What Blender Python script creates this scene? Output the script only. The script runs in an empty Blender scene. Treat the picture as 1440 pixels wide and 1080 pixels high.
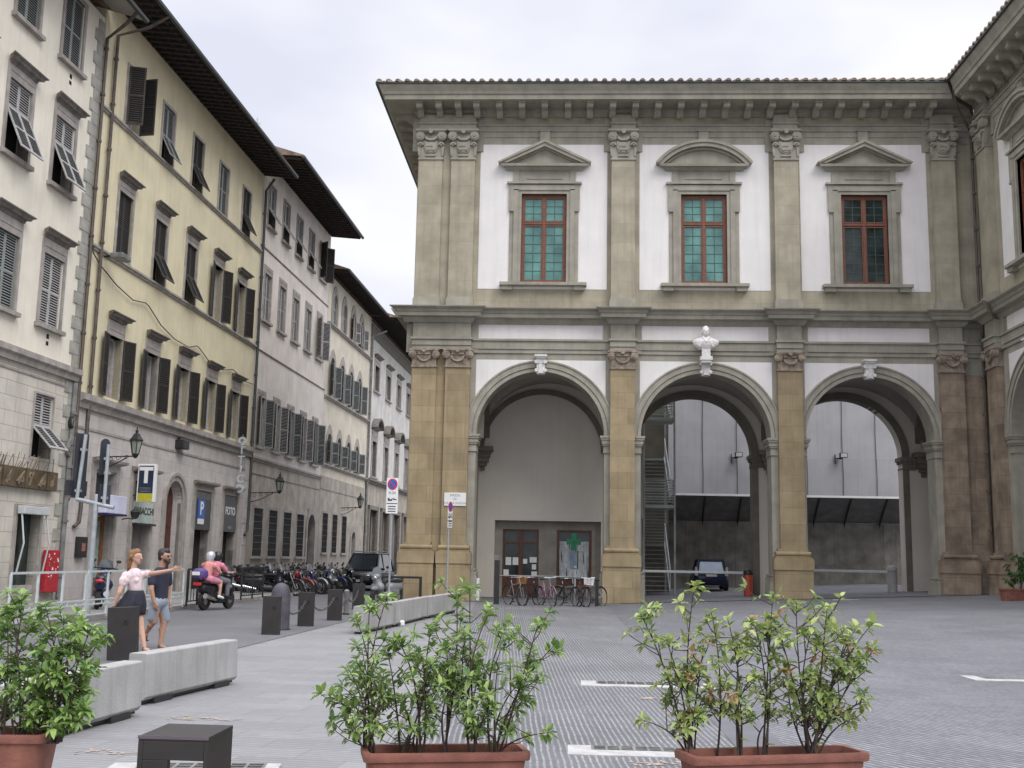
import bpy, bmesh, math, random
from mathutils import Vector, Matrix
from math import sin, cos, pi, radians, sqrt, atan2, hypot
S = bpy.context.scene
COL = S.collection
rnd = random.Random(7)

# ------------------------------------------------------------ camera
F_PX, YAW, PITCH, ROLL, STREET = 1554.228, 0.0503806, 0.15603, 0.0193888, 0.0287646
H = 1.65
fw = Vector((-sin(YAW)*cos(PITCH), cos(YAW)*cos(PITCH), sin(PITCH)))
r0 = Vector((cos(YAW), sin(YAW), 0)); u0 = r0.cross(fw)
rt = r0*cos(ROLL) + u0*sin(ROLL); up = rt.cross(fw)
cam = bpy.data.cameras.new('camera'); co = bpy.data.objects.new('camera', cam); COL.objects.link(co)
cam.sensor_width = 36; cam.lens = F_PX/1440*36; cam.clip_start = .1; cam.clip_end = 2000
m3 = Matrix((rt, up, -fw)).transposed()
co.matrix_world = Matrix.Translation((0, 0, H)) @ m3.to_4x4()
S.camera = co
# ------------------------------------------------------------ overcast sky
SUN_EL, SUN_ROT = radians(48), radians(200)
w = bpy.data.worlds.new('World'); S.world = w; w.use_nodes = True
nt = w.node_tree; N = nt.nodes; L = nt.links; N.clear()
out = N.new('ShaderNodeOutputWorld'); bg = N.new('ShaderNodeBackground'); L.new(bg.outputs[0], out.inputs[0])
sky = N.new('ShaderNodeTexSky'); sky.sky_type = 'NISHITA'; sky.sun_disc = False; sky.sun_elevation = SUN_EL; sky.sun_rotation = SUN_ROT
tc = N.new('ShaderNodeTexCoord'); mp = N.new('ShaderNodeMapping'); mp.inputs['Scale'].default_value = (1, 1, 2.2)
L.new(tc.outputs['Generated'], mp.inputs[0])
nz = N.new('ShaderNodeTexNoise'); nz.inputs['Scale'].default_value = 2.3; nz.inputs['Detail'].default_value = 4; nz.inputs['Roughness'].default_value = .5
L.new(mp.outputs[0], nz.inputs['Vector'])
cr = N.new('ShaderNodeValToRGB'); cr.color_ramp.elements[0].position = .42; cr.color_ramp.elements[0].color = (6.9, 7.05, 8.1, 1)
cr.color_ramp.elements[1].position = .62; cr.color_ramp.elements[1].color = (9.0, 9.05, 9.3, 1)
L.new(nz.outputs[0], cr.inputs[0])
sx = N.new('ShaderNodeSeparateXYZ'); L.new(tc.outputs['Generated'], sx.inputs[0])
mr = N.new('ShaderNodeMapRange'); mr.inputs[1].default_value = .48; mr.inputs[2].default_value = .95; mr.inputs[3].default_value = .93; mr.inputs[4].default_value = 3.4
L.new(sx.outputs[2], mr.inputs[0])
vm = N.new('ShaderNodeVectorMath'); vm.operation = 'SCALE'; L.new(cr.outputs[0], vm.inputs[0]); L.new(mr.outputs[0], vm.inputs['Scale'])
mx = N.new('ShaderNodeMix'); mx.data_type = 'RGBA'; mx.inputs[0].default_value = .93
L.new(sky.outputs[0], mx.inputs[6]); L.new(vm.outputs[0], mx.inputs[7]); L.new(mx.outputs[2], bg.inputs[0])
bg.inputs[1].default_value = .1
sun = bpy.data.lights.new('sun', 'SUN'); sun.energy = 1.3; sun.angle = radians(35); sun.color = (1, .97, .92)
so = bpy.data.objects.new('sun', sun); COL.objects.link(so)
so.rotation_euler = Vector((-.75, .9, -1.2)).to_track_quat('-Z', 'Y').to_euler()
S.view_settings.view_transform = 'Standard'; S.view_settings.look = 'None'; S.view_settings.exposure = 0.36; S.view_settings.gamma = 1

# ------------------------------------------------------------ frames
CAM = Vector((0, 0, H))
def ray(px, py): return rt*(px-720) + up*(540-py) + fw*F_PX
def at(px, py, Y):                      # point of the depth plane y=Y seen at a photo position
    d = ray(px, py); return CAM + d*(Y/d.y)
def gz(x, y):                           # the piazza rises gently to the right
    t = max(0., x-1.2); f = min(1., max(0., (y-9)/22.)); f = f*f*(3-2*f)
    return .045*(min(t, 14.5))*f*(t/(t+.25))
def onG(px, py, z=0):
    d = ray(px, py); return CAM + d*((z-H)/d.z)
SD = Vector((sin(STREET), cos(STREET), 0)); SN = Vector((cos(STREET), -sin(STREET), 0)); OFF = 16.427
def SW(s, o, z=0): return SN*(-OFF+o) + SD*s + Vector((0, 0, z))

# ------------------------------------------------------------ materials
MATS = {}
def mat(name, col, rough=.85, var=.18, scale=3., streak=0., bump=.0, bscale=40., brick=None, metal=0., col2=None, spots=0., trans=0., spec=.5, rib=None, zdirt=None):
    if name in MATS: return MATS[name]
    m = bpy.data.materials.new(name); m.use_nodes = True; MATS[name] = m
    nt = m.node_tree; N = nt.nodes; L = nt.links; b = N['Principled BSDF']
    b.inputs['Roughness'].default_value = rough; b.inputs['Metallic'].default_value = metal
    b.inputs['Specular IOR Level'].default_value = spec
    if trans: b.inputs['Transmission Weight'].default_value = trans
    tc = N.new('ShaderNodeTexCoord'); V = tc.outputs['Object']
    def noise(sc, det=4, vec=None, r=.55):
        n = N.new('ShaderNodeTexNoise'); n.inputs['Scale'].default_value = sc; n.inputs['Detail'].default_value = det; n.inputs['Roughness'].default_value = r
        L.new(vec or V, n.inputs['Vector']); return n.outputs[0]
    def ramp(v, a, b_, c0, c1):
        r = N.new('ShaderNodeMapRange'); r.inputs[1].default_value = a; r.inputs[2].default_value = b_; r.inputs[3].default_value = c0; r.inputs[4].default_value = c1
        L.new(v, r.inputs[0]); return r.outputs[0]
    def mix(f, A, B, mode='MIX'):
        x = N.new('ShaderNodeMix'); x.data_type = 'RGBA'; x.blend_type = mode
        for i, v in ((0, f), (6, A), (7, B)):
            if isinstance(v, (int, float)): x.inputs[i].default_value = v
            elif isinstance(v, (tuple, list)): x.inputs[i].default_value = (*v[:3], 1)
            else: L.new(v, x.inputs[i])
        return x.outputs[2]
    def mathn(op, a, b_=0.):
        x = N.new('ShaderNodeMath'); x.operation = op
        for i, v in ((0, a), (1, b_)):
            if isinstance(v, (int, float)): x.inputs[i].default_value = v
            else: L.new(v, x.inputs[i])
        return x.outputs[0]
    dark = tuple(c*(1-var*1.6) for c in col); lite = tuple(min(1, c*(1+var*.6)) for c in col)
    C = mix(ramp(noise(scale, 6), .3, .7, 0, 1), col2 or dark, lite)
    sep = N.new('ShaderNodeSeparateXYZ'); L.new(V, sep.inputs[0])
    hgt = None
    if brick:
        bw, bh, mcol, bvar = brick[:4]
        cb = N.new('ShaderNodeCombineXYZ'); L.new(mathn('ADD', sep.outputs[0], sep.outputs[1]), cb.inputs[0]); L.new(sep.outputs[2], cb.inputs[1])
        bt = N.new('ShaderNodeTexBrick'); bt.inputs['Scale'].default_value = 1; bt.inputs['Brick Width'].default_value = bw; bt.inputs['Row Height'].default_value = bh
        bt.inputs['Mortar Size'].default_value = brick[4] if len(brick) > 4 else .008; bt.inputs['Mortar Smooth'].default_value = .3
        bt.inputs['Color1'].default_value = (1-bvar, 1-bvar, 1-bvar*1.15, 1); bt.inputs['Color2'].default_value = (1+bvar*.5, 1+bvar*.45, 1+bvar*.3, 1)
        bt.inputs['Mortar'].default_value = (*mcol, 1); L.new(cb.outputs[0], bt.inputs['Vector'])
        C = mix(1., C, bt.outputs[0], 'MULTIPLY'); hgt = bt.outputs[1]
    if streak:
        mpn = N.new('ShaderNodeMapping'); mpn.inputs['Scale'].default_value = (2.4, 2.4, .12); L.new(V, mpn.inputs[0])
        C = mix(ramp(noise(2.2, 5, mpn.outputs[0], .65), .48, .78, 0, streak), C, tuple(c*.42 for c in col))
    if spots: C = mix(ramp(noise(scale*3.3, 5, None, .7), .60, .68, 0, spots), C, tuple(c*.5 for c in col))
    if zdirt:
        C = mix(mathn('MULTIPLY', ramp(sep.outputs[2], zdirt[0], zdirt[1], zdirt[2], 0), ramp(noise(1.1, 5, None, .7), .35, .6, .2, 1)), C, tuple(c*.45 for c in col))
    if rib:
        ang, per, dc = rib
        g = mathn('ADD', mathn('MULTIPLY', sep.outputs[0], cos(ang)*2*pi/per), mathn('MULTIPLY', sep.outputs[1], sin(ang)*2*pi/per))
        g = mathn('ADD', g, mathn('MULTIPLY', noise(2.5, 3), 3.0))
        sn = mathn('SINE', g); wv = mathn('MULTIPLY', ramp(sn, .1, .9, 0, 1), ramp(noise(9, 4, None, .7), .35, .62, .25, 1))
        C = mix(wv, C, dc); hgt2 = wv
        # courses of slabs across the ribs
        cb = N.new('ShaderNodeCombineXYZ')
        L.new(mathn('ADD', mathn('MULTIPLY', sep.outputs[0], -sin(ang)), mathn('MULTIPLY', sep.outputs[1], cos(ang))), cb.inputs[0])
        L.new(mathn('ADD', mathn('MULTIPLY', sep.outputs[0], cos(ang)), mathn('MULTIPLY', sep.outputs[1], sin(ang))), cb.inputs[1])
        bt = N.new('ShaderNodeTexBrick'); bt.inputs['Scale'].default_value = 1; bt.inputs['Brick Width'].default_value = .9; bt.inputs['Row Height'].default_value = .45
        bt.inputs['Mortar Size'].default_value = .006; bt.inputs['Color1'].default_value = (.90, .90, .91, 1); bt.inputs['Color2'].default_value = (1.06, 1.06, 1.07, 1); bt.inputs['Mortar'].default_value = (.7, .7, .7, 1)
        L.new(cb.outputs[0], bt.inputs['Vector']); C = mix(1., C, bt.outputs[0], 'MULTIPLY')
    if rib or name == 'asphalt':
        C = mix(ramp(noise(.22, 8, None, .62), .45, .68, 0, .35), C, tuple(c*.65 for c in col)); C = mix(ramp(noise(1.7, 6, None, .7), .56, .70, 0, .3), C, tuple(min(1, c*1.5) for c in col))
    L.new(C, b.inputs['Base Color'])
    if bump or hgt is not None or rib:
        bp = N.new('ShaderNodeBump'); bp.inputs['Strength'].default_value = min(1, max(bump, .25)); bp.inputs['Distance'].default_value = .02
        h_ = noise(bscale, 4)
        if hgt is not None: h_ = mathn('SUBTRACT', mathn('MULTIPLY', h_, .5), hgt)
        if rib: h_ = mathn('ADD', mathn('MULTIPLY', h_, .4), mathn('MULTIPLY', hgt2, .25))
        L.new(h_, bp.inputs['Height']); L.new(bp.outputs[0], b.inputs['Normal'])
    return m
M_white = mat('white_plaster', (.765, .742, .725), .9, .04, 1.2, streak=.16, bump=.05, bscale=30)
M_serena = mat('grey_stone', (.345, .325, .268), .85, .16, 1.5, streak=.35, bump=.15, spots=.12)
M_serena2 = mat('grey_stone_blocks', (.395, .36, .275), .85, .16, 1.2, streak=.4, bump=.15, brick=(1.7, .78, (.7, .7, .68), .08, .005))
M_ochre = mat('ochre_sandstone', (.36, .285, .175), .9, .16, 1.3, streak=.45, bump=.2, brick=(1.4, .62, (.62, .6, .56), .16, .007), spots=.2)
M_brownst = mat('brown_sandstone', (.30, .235, .175), .9, .3, 1.6, streak=.6, bump=.2, brick=(1.4, .62, (.6, .58, .55), .15, .007), spots=.3)
M_cap = mat('capital_stone', (.33, .27, .21), .9, .35, 5, bump=.4, spots=.3)
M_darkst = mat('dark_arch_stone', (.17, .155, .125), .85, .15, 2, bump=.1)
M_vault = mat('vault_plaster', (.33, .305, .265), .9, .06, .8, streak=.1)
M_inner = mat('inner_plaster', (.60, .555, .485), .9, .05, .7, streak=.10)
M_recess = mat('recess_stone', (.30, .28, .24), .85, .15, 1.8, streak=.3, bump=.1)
M_marble = mat('white_marble', (.70, .68, .66), .6, .12, 9, bump=.1, spots=.15)
M_redwood = mat('red_brown_wood', (.185, .070, .040), .5, .2, 14)
M_dkwood = mat('dark_brown_wood', (.115, .035, .018), .5, .3, 8)
M_gglass = mat('green_glass', (.11, .26, .23), .12, .35, 1.3, col2=(.05, .12, .12))
M_dglass = mat('dark_glass', (.03, .045, .04), .08, .4, 2, col2=(.008, .012, .012))
M_lead = mat('lead_bars', (.05, .09, .08), .6, .1)
M_tile = mat('roof_tile', (.26, .19, .14), .9, .4, 3, bump=.3, spots=.4)
M_gutter = mat('dark_gutter', (.05, .055, .05), .5, .2)
M_eave = mat('dark_eave_wood', (.022, .018, .015), .85, .3, 5)
M_raft = mat('rafter_wood', (.035, .027, .022), .8, .3, 8)
M_yel = mat('yellow_plaster', (.69, .62, .425), .92, .07, .9, streak=.28, bump=.05, spots=.05)
M_cream = mat('cream_plaster', (.76, .71, .60), .92, .07, .9, streak=.2, bump=.05)
M_pale = mat('pale_plaster', (.70, .64, .575), .92, .10, .8, streak=.4, bump=.05, spots=.1)
M_pale2 = mat('beige_plaster', (.64, .585, .475), .92, .10, .8, streak=.4, bump=.05, spots=.1)
M_pwhite = mat('offwhite_plaster', (.62, .60, .56), .92, .12, .9, streak=.5, bump=.05)
M_ash = mat('grey_ashlar', (.54, .50, .475), .9, .12, 1.4, streak=.35, bump=.15, brick=(1.15, .46, (.62, .6, .58), .05, .006), zdirt=(0, 2.5, .6))
M_ash2 = mat('cream_ashlar', (.60, .56, .49), .9, .12, 1.4, streak=.35, bump=.15, brick=(1.1, .42, (.5, .48, .45), .05, .009), zdirt=(0, 2, .7))
M_base = mat('stained_render', (.42, .375, .315), .92, .22, 1.1, streak=.55, bump=.2, zdirt=(0, 3.2, .8), spots=.25)
M_trim = mat('window_trim_stone', (.36, .33, .30), .9, .2, 3, streak=.2, bump=.1)
M_trimd = mat('hood_stone', (.21, .19, .17), .9, .25, 5, bump=.1)
M_quoin = mat('quoin_stone', (.36, .35, .31), .9, .2, 2, bump=.1)
M_shG = mat('grey_shutter_paint', (.25, .27, .26), .6, .15, 6)
M_shD = mat('dark_shutter_paint', (.042, .036, .030), .65, .25, 6)
M_shP = mat('pale_shutter_paint', (.42, .41, .40), .65, .2, 6)
M_void = mat('unlit_depth', (.012, .011, .010), .9, .2, 2)  # near-black painted in for unlit rooms, shutter gaps and grate pits
M_curt = mat('curtain', (.28, .25, .24), .9, .3, 3)
M_pipe = mat('brown_pipe', (.10, .075, .06), .5, .3, 4)
M_pipeg = mat('grey_pipe', (.20, .20, .19), .5, .3, 4)
M_iron = mat('black_iron', (.02, .02, .02), .5, .2)
M_cort = mat('dark_steel_plate', (.026, .022, .021), .55, .2, 5, spots=.2)
M_conc = mat('concrete', (.34, .335, .325), .9, .14, 1.8, streak=.45, bump=.25, spots=.15)
M_steel = mat('galvanised_steel', (.38, .41, .43), .45, .15, 6, metal=.3)
M_wpaint = mat('white_paint', (.50, .53, .53), .5, .1, 8)
M_glassp = mat('rail_glass', (.16, .19, .19), .1, .2, 2)
M_terra = mat('terracotta_plastic', (.25, .095, .066), .7, .22, 5, spots=.35, bump=.1)
M_soil = mat('soil', (.05, .035, .025), .95, .4, 20, bump=.5)
M_asph = mat('asphalt', (.13, .13, .135), .9, .12, .5, bump=.3, bscale=120, spots=.06)
M_pave = mat('pavement_stone', (.22, .215, .205), .9, .12, .7, bump=.2, spots=.1)
M_slab = mat('white_slab', (.42, .41, .40), .85, .22, 5, spots=.4, bump=.2)
M_orng = mat('worn_orange_paint', (.36, .29, .235), .9, .15, 9)
M_blackp = mat('black_plastic', (.018, .018, .02), .35, .1)
M_tyre = mat('tyre_rubber', (.02, .02, .02), .85, .1)
M_chrome = mat('chrome', (.6, .6, .62), .15, .1, metal=1.)
M_signw = mat('sign_white', (.75, .75, .74), .5, .05)
M_signr = mat('sign_red', (.55, .03, .04), .5, .1)
M_signb = mat('sign_blue', (.02, .10, .42), .5, .1)
M_green = mat('green_cross_paint', (.01, .22, .10), .4, .1)
def fade(m, sc=14., lo=.46, hi=.6):      # worn paint: gaps where the stone shows through
    N = m.node_tree.nodes; L = m.node_tree.links; b = N['Principled BSDF']; tc = N.new('ShaderNodeTexCoord'); n = N.new('ShaderNodeTexNoise'); n.inputs['Scale'].default_value = sc; n.inputs['Detail'].default_value = 6
    L.new(tc.outputs['Object'], n.inputs['Vector']); r = N.new('ShaderNodeMapRange'); r.inputs[1].default_value = lo; r.inputs[2].default_value = hi; L.new(n.outputs[0], r.inputs[0]); L.new(r.outputs[0], b.inputs['Alpha'])
fade(M_orng)
def leafmat(name, c1, c2):
    if name in MATS: return MATS[name]
    m = bpy.data.materials.new(name); m.use_nodes = True; MATS[name] = m; N = m.node_tree.nodes; L = m.node_tree.links; b = N['Principled BSDF']
    g = N.new('ShaderNodeNewGeometry'); r = N.new('ShaderNodeValToRGB'); r.color_ramp.elements[0].color = (*c1, 1); r.color_ramp.elements[1].color = (*c2, 1)
    L.new(g.outputs['Random Per Island'], r.inputs[0]); L.new(r.outputs[0], b.inputs['Base Color']); b.inputs['Roughness'].default_value = .42
    t = N.new('ShaderNodeBsdfTranslucent'); L.new(r.outputs[0], t.inputs[0]); ms = N.new('ShaderNodeMixShader'); ms.inputs[0].default_value = .3
    L.new(b.outputs[0], ms.inputs[1]); L.new(t.outputs[0], ms.inputs[2]); L.new(ms.outputs[0], N['Material Output'].inputs[0]); return m

# ------------------------------------------------------------ mesh builder
class MB:
    def __init__(s, T=None): s.v = []; s.f = []; s.mi = []; s.T = T or (lambda a, b, c: (a, b, c)); s.k = 0
    def add(s, vs, fs):
        o = len(s.v); s.v += [s.T(*p) for p in vs]; s.f += [tuple(i+o for i in f) for f in fs]; s.mi += [s.k]*len(fs); return s
    def box(s, a0, a1, b0, b1, c0, c1):
        return s.add([(a0, b0, c0), (a1, b0, c0), (a1, b1, c0), (a0, b1, c0), (a0, b0, c1), (a1, b0, c1), (a1, b1, c1), (a0, b1, c1)],
                     [(0, 3, 2, 1), (4, 5, 6, 7), (0, 1, 5, 4), (1, 2, 6, 5), (2, 3, 7, 6), (3, 0, 4, 7)])
    def quad(s, *p): return s.add(list(p), [tuple(range(len(p)))])
    def prism(s, poly, c0, c1):            # polygon in (a,b) extruded along c
        n = len(poly); return s.add([(a, b, c0) for a, b in poly]+[(a, b, c1) for a, b in poly],
            [tuple(range(n))[::-1], tuple(range(n, 2*n))]+[(i, (i+1) % n, n+(i+1) % n, n+i) for i in range(n)])
    def sweep(s, prof, a0, a1, m0=0., m1=0.):   # profile of (b,c) swept along a; m = mitre slope of the ends
        n = len(prof); return s.add([(a0-m0*c, b, c) for b, c in prof]+[(a1+m1*c, b, c) for b, c in prof],
            [tuple(range(n)), tuple(range(n, 2*n))[::-1]]+[(i, (i+1) % n, n+(i+1) % n, n+i) for i in range(n)])
    def arc(s, ac, bc, r0_, r1, c0, c1, t0=0., t1=pi, n=28, ky=1.):
        vs = []; fs = []
        for i in range(n+1):
            t = t0+(t1-t0)*i/n
            for r, c in ((r0_, c0), (r1, c0), (r1, c1), (r0_, c1)): vs.append((ac+r*cos(t), bc+r*sin(t)*ky, c))
        for i in range(n):
            for j in range(4): fs.append((4*i+j, 4*i+(j+1) % 4, 4*i+4+(j+1) % 4, 4*i+4+j))
        fs += [(0, 1, 2, 3), (4*n+3, 4*n+2, 4*n+1, 4*n)]
        return s.add(vs, fs)
    def tube(s, pts, r, n=8, cap=True, rz=1.):
        pts = [Vector(p) for p in pts]; rs = r if isinstance(r, (list, tuple)) else [r]*len(pts); vs = []; fs = []
        u = None
        for i, p in enumerate(pts):
            d = (pts[min(i+1, len(pts)-1)]-pts[max(i-1, 0)]).normalized()
            if u is None: u = d.orthogonal().normalized()
            u = (u-d*u.dot(d)).normalized(); w_ = d.cross(u)
            for j in range(n):
                a = 2*pi*j/n; q = p+(u*cos(a)+w_*sin(a))*rs[i]; vs.append(tuple(q))
        for i in range(len(pts)-1):
            for j in range(n): fs.append((i*n+j, i*n+(j+1) % n, (i+1)*n+(j+1) % n, (i+1)*n+j))
        if cap: fs += [tuple(range(n))[::-1], tuple(range((len(pts)-1)*n, len(pts)*n))]
        return s.add(vs, fs)
    def lathe(s, prof, cx=0, cy=0, cz=0, n=20, ax=2, e=1.):   # prof of (r,h) about z
        vs = []; fs = []
        for r, h in prof:
            for j in range(n):
                a = 2*pi*j/n; p = (r*cos(a), r*sin(a)*e, h)
                if ax == 0: p = (p[2], p[0], p[1])
                if ax == 1: p = (p[0], p[2], p[1])
                vs.append((cx+p[0], cy+p[1], cz+p[2]))
        for i in range(len(prof)-1):
            for j in range(n): fs.append((i*n+j, i*n+(j+1) % n, (i+1)*n+(j+1) % n, (i+1)*n+j))
        fs += [tuple(range(n))[::-1], tuple(range((len(prof)-1)*n, len(prof)*n))]
        return s.add(vs, fs)
    def ball(s, c, r, n=12, m=8):
        rx, ry, rz = r if isinstance(r, (tuple, list)) else (r, r, r); vs = [(c[0], c[1], c[2]-rz)]; fs = []
        for i in range(1, m):
            t = -pi/2+pi*i/m
            for j in range(n): vs.append((c[0]+rx*cos(t)*cos(2*pi*j/n), c[1]+ry*cos(t)*sin(2*pi*j/n), c[2]+rz*sin(t)))
        vs.append((c[0], c[1], c[2]+rz)); e = len(vs)-1
        for j in range(n):
            fs.append((0, 1+(j+1) % n, 1+j)); fs.append((e, e-n+j, e-n+(j+1) % n))
            for i in range(m-2): fs.append((1+i*n+j, 1+i*n+(j+1) % n, 1+(i+1)*n+(j+1) % n, 1+(i+1)*n+j))
        return s.add(vs, fs)
    def mesh(s, name, mats, smooth=False, clean=True):
        me = bpy.data.meshes.new(name); me.from_pydata([tuple(v) for v in s.v], [], s.f)
        for m in (mats if isinstance(mats, (list, tuple)) else [mats]): me.materials.append(m)
        for p, k in zip(me.polygons, s.mi): p.material_index = k
        if clean:
            bm = bmesh.new(); bm.from_mesh(me); bmesh.ops.recalc_face_normals(bm, faces=bm.faces); bm.to_mesh(me); bm.free()
        if smooth:
            me.polygons.foreach_set('use_smooth', [True]*len(me.polygons))
            try: me.set_sharp_from_angle(angle=radians(42))
            except Exception: pass
        return me
def part(name, mb, mats, parent=None, smooth=False, loc=None, rot=None, clean=True, bevel=0., label=None):
    me = mb.mesh(name, mats, smooth, clean) if isinstance(mb, MB) else mb
    o = bpy.data.objects.new(name, me); COL.objects.link(o)
    if parent is not None: o.parent = parent
    if loc is not None: o.location = loc
    if rot is not None: o.rotation_euler = rot
    if label: o['label'] = label
    if bevel:
        b = o.modifiers.new('bevel', 'BEVEL'); b.width = bevel; b.segments = 2; b.limit_method = 'ANGLE'; b.angle_limit = radians(40)
    return o
def tag(o, label, cat, group=None):
    o['label'] = label; o['category'] = cat
    if group: o['group'] = group
    return o
def struct(o): o['kind'] = 'structure'; return o
def thing(name, label, cat, loc=(0, 0, 0), rz=0., group=None):
    o = bpy.data.objects.new(name, None); COL.objects.link(o); o.location = loc; o.rotation_euler = (0, 0, rz); o.empty_display_size = .3
    return tag(o, label, cat, group)
KIDS = lambda o: list(o.children)
def dup(o, parent=None, loc=None, rz=None, label=None, mats=None):
    c = o.copy(); COL.objects.link(c)
    if parent is not None: c.parent = parent
    if loc is not None: c.location = loc
    if rz is not None: c.rotation_euler = (c.rotation_euler[0], c.rotation_euler[1], rz)
    if label: c['label'] = label
    if mats and c.type == 'MESH':
        ms = [mats.get(x.name, x) for x in c.data.materials]
        if any(a != b for a, b in zip(ms, c.data.materials)):
            for i, x in enumerate(ms): c.material_slots[i].link = 'OBJECT'; c.material_slots[i].material = x
    for k in KIDS(o): dup(k, c, mats=mats)
    return c
def text_mesh(txt, size, depth=.01, align='CENTER', bold=0.):
    cu = bpy.data.curves.new('t', 'FONT'); cu.body = txt; cu.size = size; cu.extrude = depth; cu.align_x = align; cu.align_y = 'CENTER'; cu.offset = bold
    o = bpy.data.objects.new('t', cu); COL.objects.link(o); bpy.context.view_layer.update()
    me = bpy.data.meshes.new_from_object(o.evaluated_get(bpy.context.evaluated_depsgraph_get())); bpy.data.objects.remove(o); return me
def lettering(txt, size, m, parent, loc, rot, depth=.006, bold=0., name='lettering', sx=1.):
    me = text_mesh(txt, size, depth, bold=bold); me.materials.clear(); me.materials.append(m); me.name = name
    o = bpy.data.objects.new(name, me); COL.objects.link(o); o.parent = parent; o.location = loc; o.rotation_euler = rot; o.scale = (sx, 1, 1); return o
# ============================================================ GROUND
def grid(name, x0, x1, y0, y1, m, dz=0., n=1.0, kind='structure', fn=gz, poly=None):
    nx = max(2, int((x1-x0)/n)); ny = max(2, int((y1-y0)/n)); vs = []; fs = []
    for j in range(ny+1):
        for i in range(nx+1):
            x = x0+(x1-x0)*i/nx; y = y0+(y1-y0)*j/ny; vs.append((x, y, fn(x, y)+dz))
    for j in range(ny):
        for i in range(nx): a = j*(nx+1)+i; fs.append((a, a+1, a+nx+2, a+nx+1))
    mb = MB(); mb.add(vs, fs); o = part(name, mb, m, smooth=True); o['kind'] = kind; return o
def strip(name, pts, m, dz, fn=gz, seg=12):     # quad (4 ground points) subdivided and draped
    A, B, C_, D = [Vector((*p, 0)) for p in pts]; vs = []; fs = []
    for j in range(seg+1):
        for i in range(seg+1):
            p = A.lerp(B, i/seg).lerp(D.lerp(C_, i/seg), j/seg); vs.append((p.x, p.y, fn(p.x, p.y)+dz))
    for j in range(seg):
        for i in range(seg): a = j*(seg+1)+i; fs.append((a, a+1, a+seg+2, a+seg+1))
    mb = MB(); mb.add(vs, fs); o = part(name, mb, m); return o
gmb = MB(); n_ = 0
XS = [-900, -200, -80, -40]+[-24+i*1.0 for i in range(47)]+[60, 200, 900]; YS = [-300, -60, -10]+[0+i*1. for i in range(76)]+[90, 130, 250, 900]
vs = [(x, y, gz(x, y)) for y in YS for x in XS]; nx = len(XS)
gmb.add(vs, [(j*nx+i, j*nx+i+1, (j+1)*nx+i+1, (j+1)*nx+i) for j in range(len(YS)-1) for i in range(nx-1)])
M_ribL = mat('piazza_stone_left', (.205, .204, .205), .9, .12, .45, spots=.12, rib=(radians(84), .085, (.26, .258, .258)))
M_ribC = mat('piazza_stone_ribbed', (.118, .119, .126), .88, .14, .5, rib=(radians(3), .056, (.285, .283, .282)))
M_ribR = mat('piazza_stone_diagonal', (.105, .107, .118), .88, .14, .5, rib=(radians(32), .085, (.29, .29, .293)))
M_band = mat('smooth_stone_band', (.13, .13, .142), .85, .14, 1.)
struct(part('piazza_ground', gmb, M_ribL, smooth=True))
# street asphalt between kerb (o=4.5) and the bollard line
def SP(s, o): p = SW(s, o); return (p.x, p.y)
st = struct(strip('street', [SP(-12, 4.5), SP(-12, 10.2), SP(140, 10.2), SP(140, 4.5)], M_asph, .008, seg=60))
zc = struct(strip('ribbed_paving', [(-1.15, 2.5), (1.55, 2.5), (1.55, 42.1), (-3.3, 42.1)], M_ribC, .012, seg=60))
zr = struct(strip('diagonal_paving', [(2.0, 2.5), (22, 2.5), (22, 41.9), (2.1, 41.9)], M_ribR, .012, seg=60))
zb = struct(strip('paving_band', [(1.55, 2.5), (2.0, 2.5), (2.1, 42.1), (1.55, 42.1)], M_band, .016, seg=60))
zf = struct(strip('arcade_floor', [(-3.8, 42.2), (20.6, 42.2), (20.6, 72), (-3.8, 72)], M_band, .02, seg=30))
# pavement with a real kerb along the left-hand houses
pv = MB()
for i in range(38):
    s0, s1 = -10+4*i, -6+4*i
    p = [SW(s0, -1.0, -.2), SW(s0, 4.5, -.2), SW(s1, 4.5, -.2), SW(s1, -1.0, -.2)]; q = [v+Vector((0, 0, .33)) for v in p]
    pv.add([tuple(v) for v in p+q], [(4, 5, 6, 7), (1, 2, 6, 5)])
struct(part('pavement', pv, M_pave))
kb = MB()
for i in range(150):
    s0 = -10+i*1.0
    p = [SW(s0+.01, 4.38, .10), SW(s0+.01, 4.53, .10), SW(s0+.99, 4.53, .10), SW(s0+.99, 4.38, .10)]
    a = [v+Vector((0, 0, -.25)) for v in p]; q = [v+Vector((0, 0, .036)) for v in p]
    kb.add([tuple(v) for v in a+q], [(4, 5, 6, 7), (0, 1, 5, 4), (1, 2, 6, 5), (2, 3, 7, 6), (3, 0, 4, 7)])
struct(part('kerb', kb, M_trim))

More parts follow.
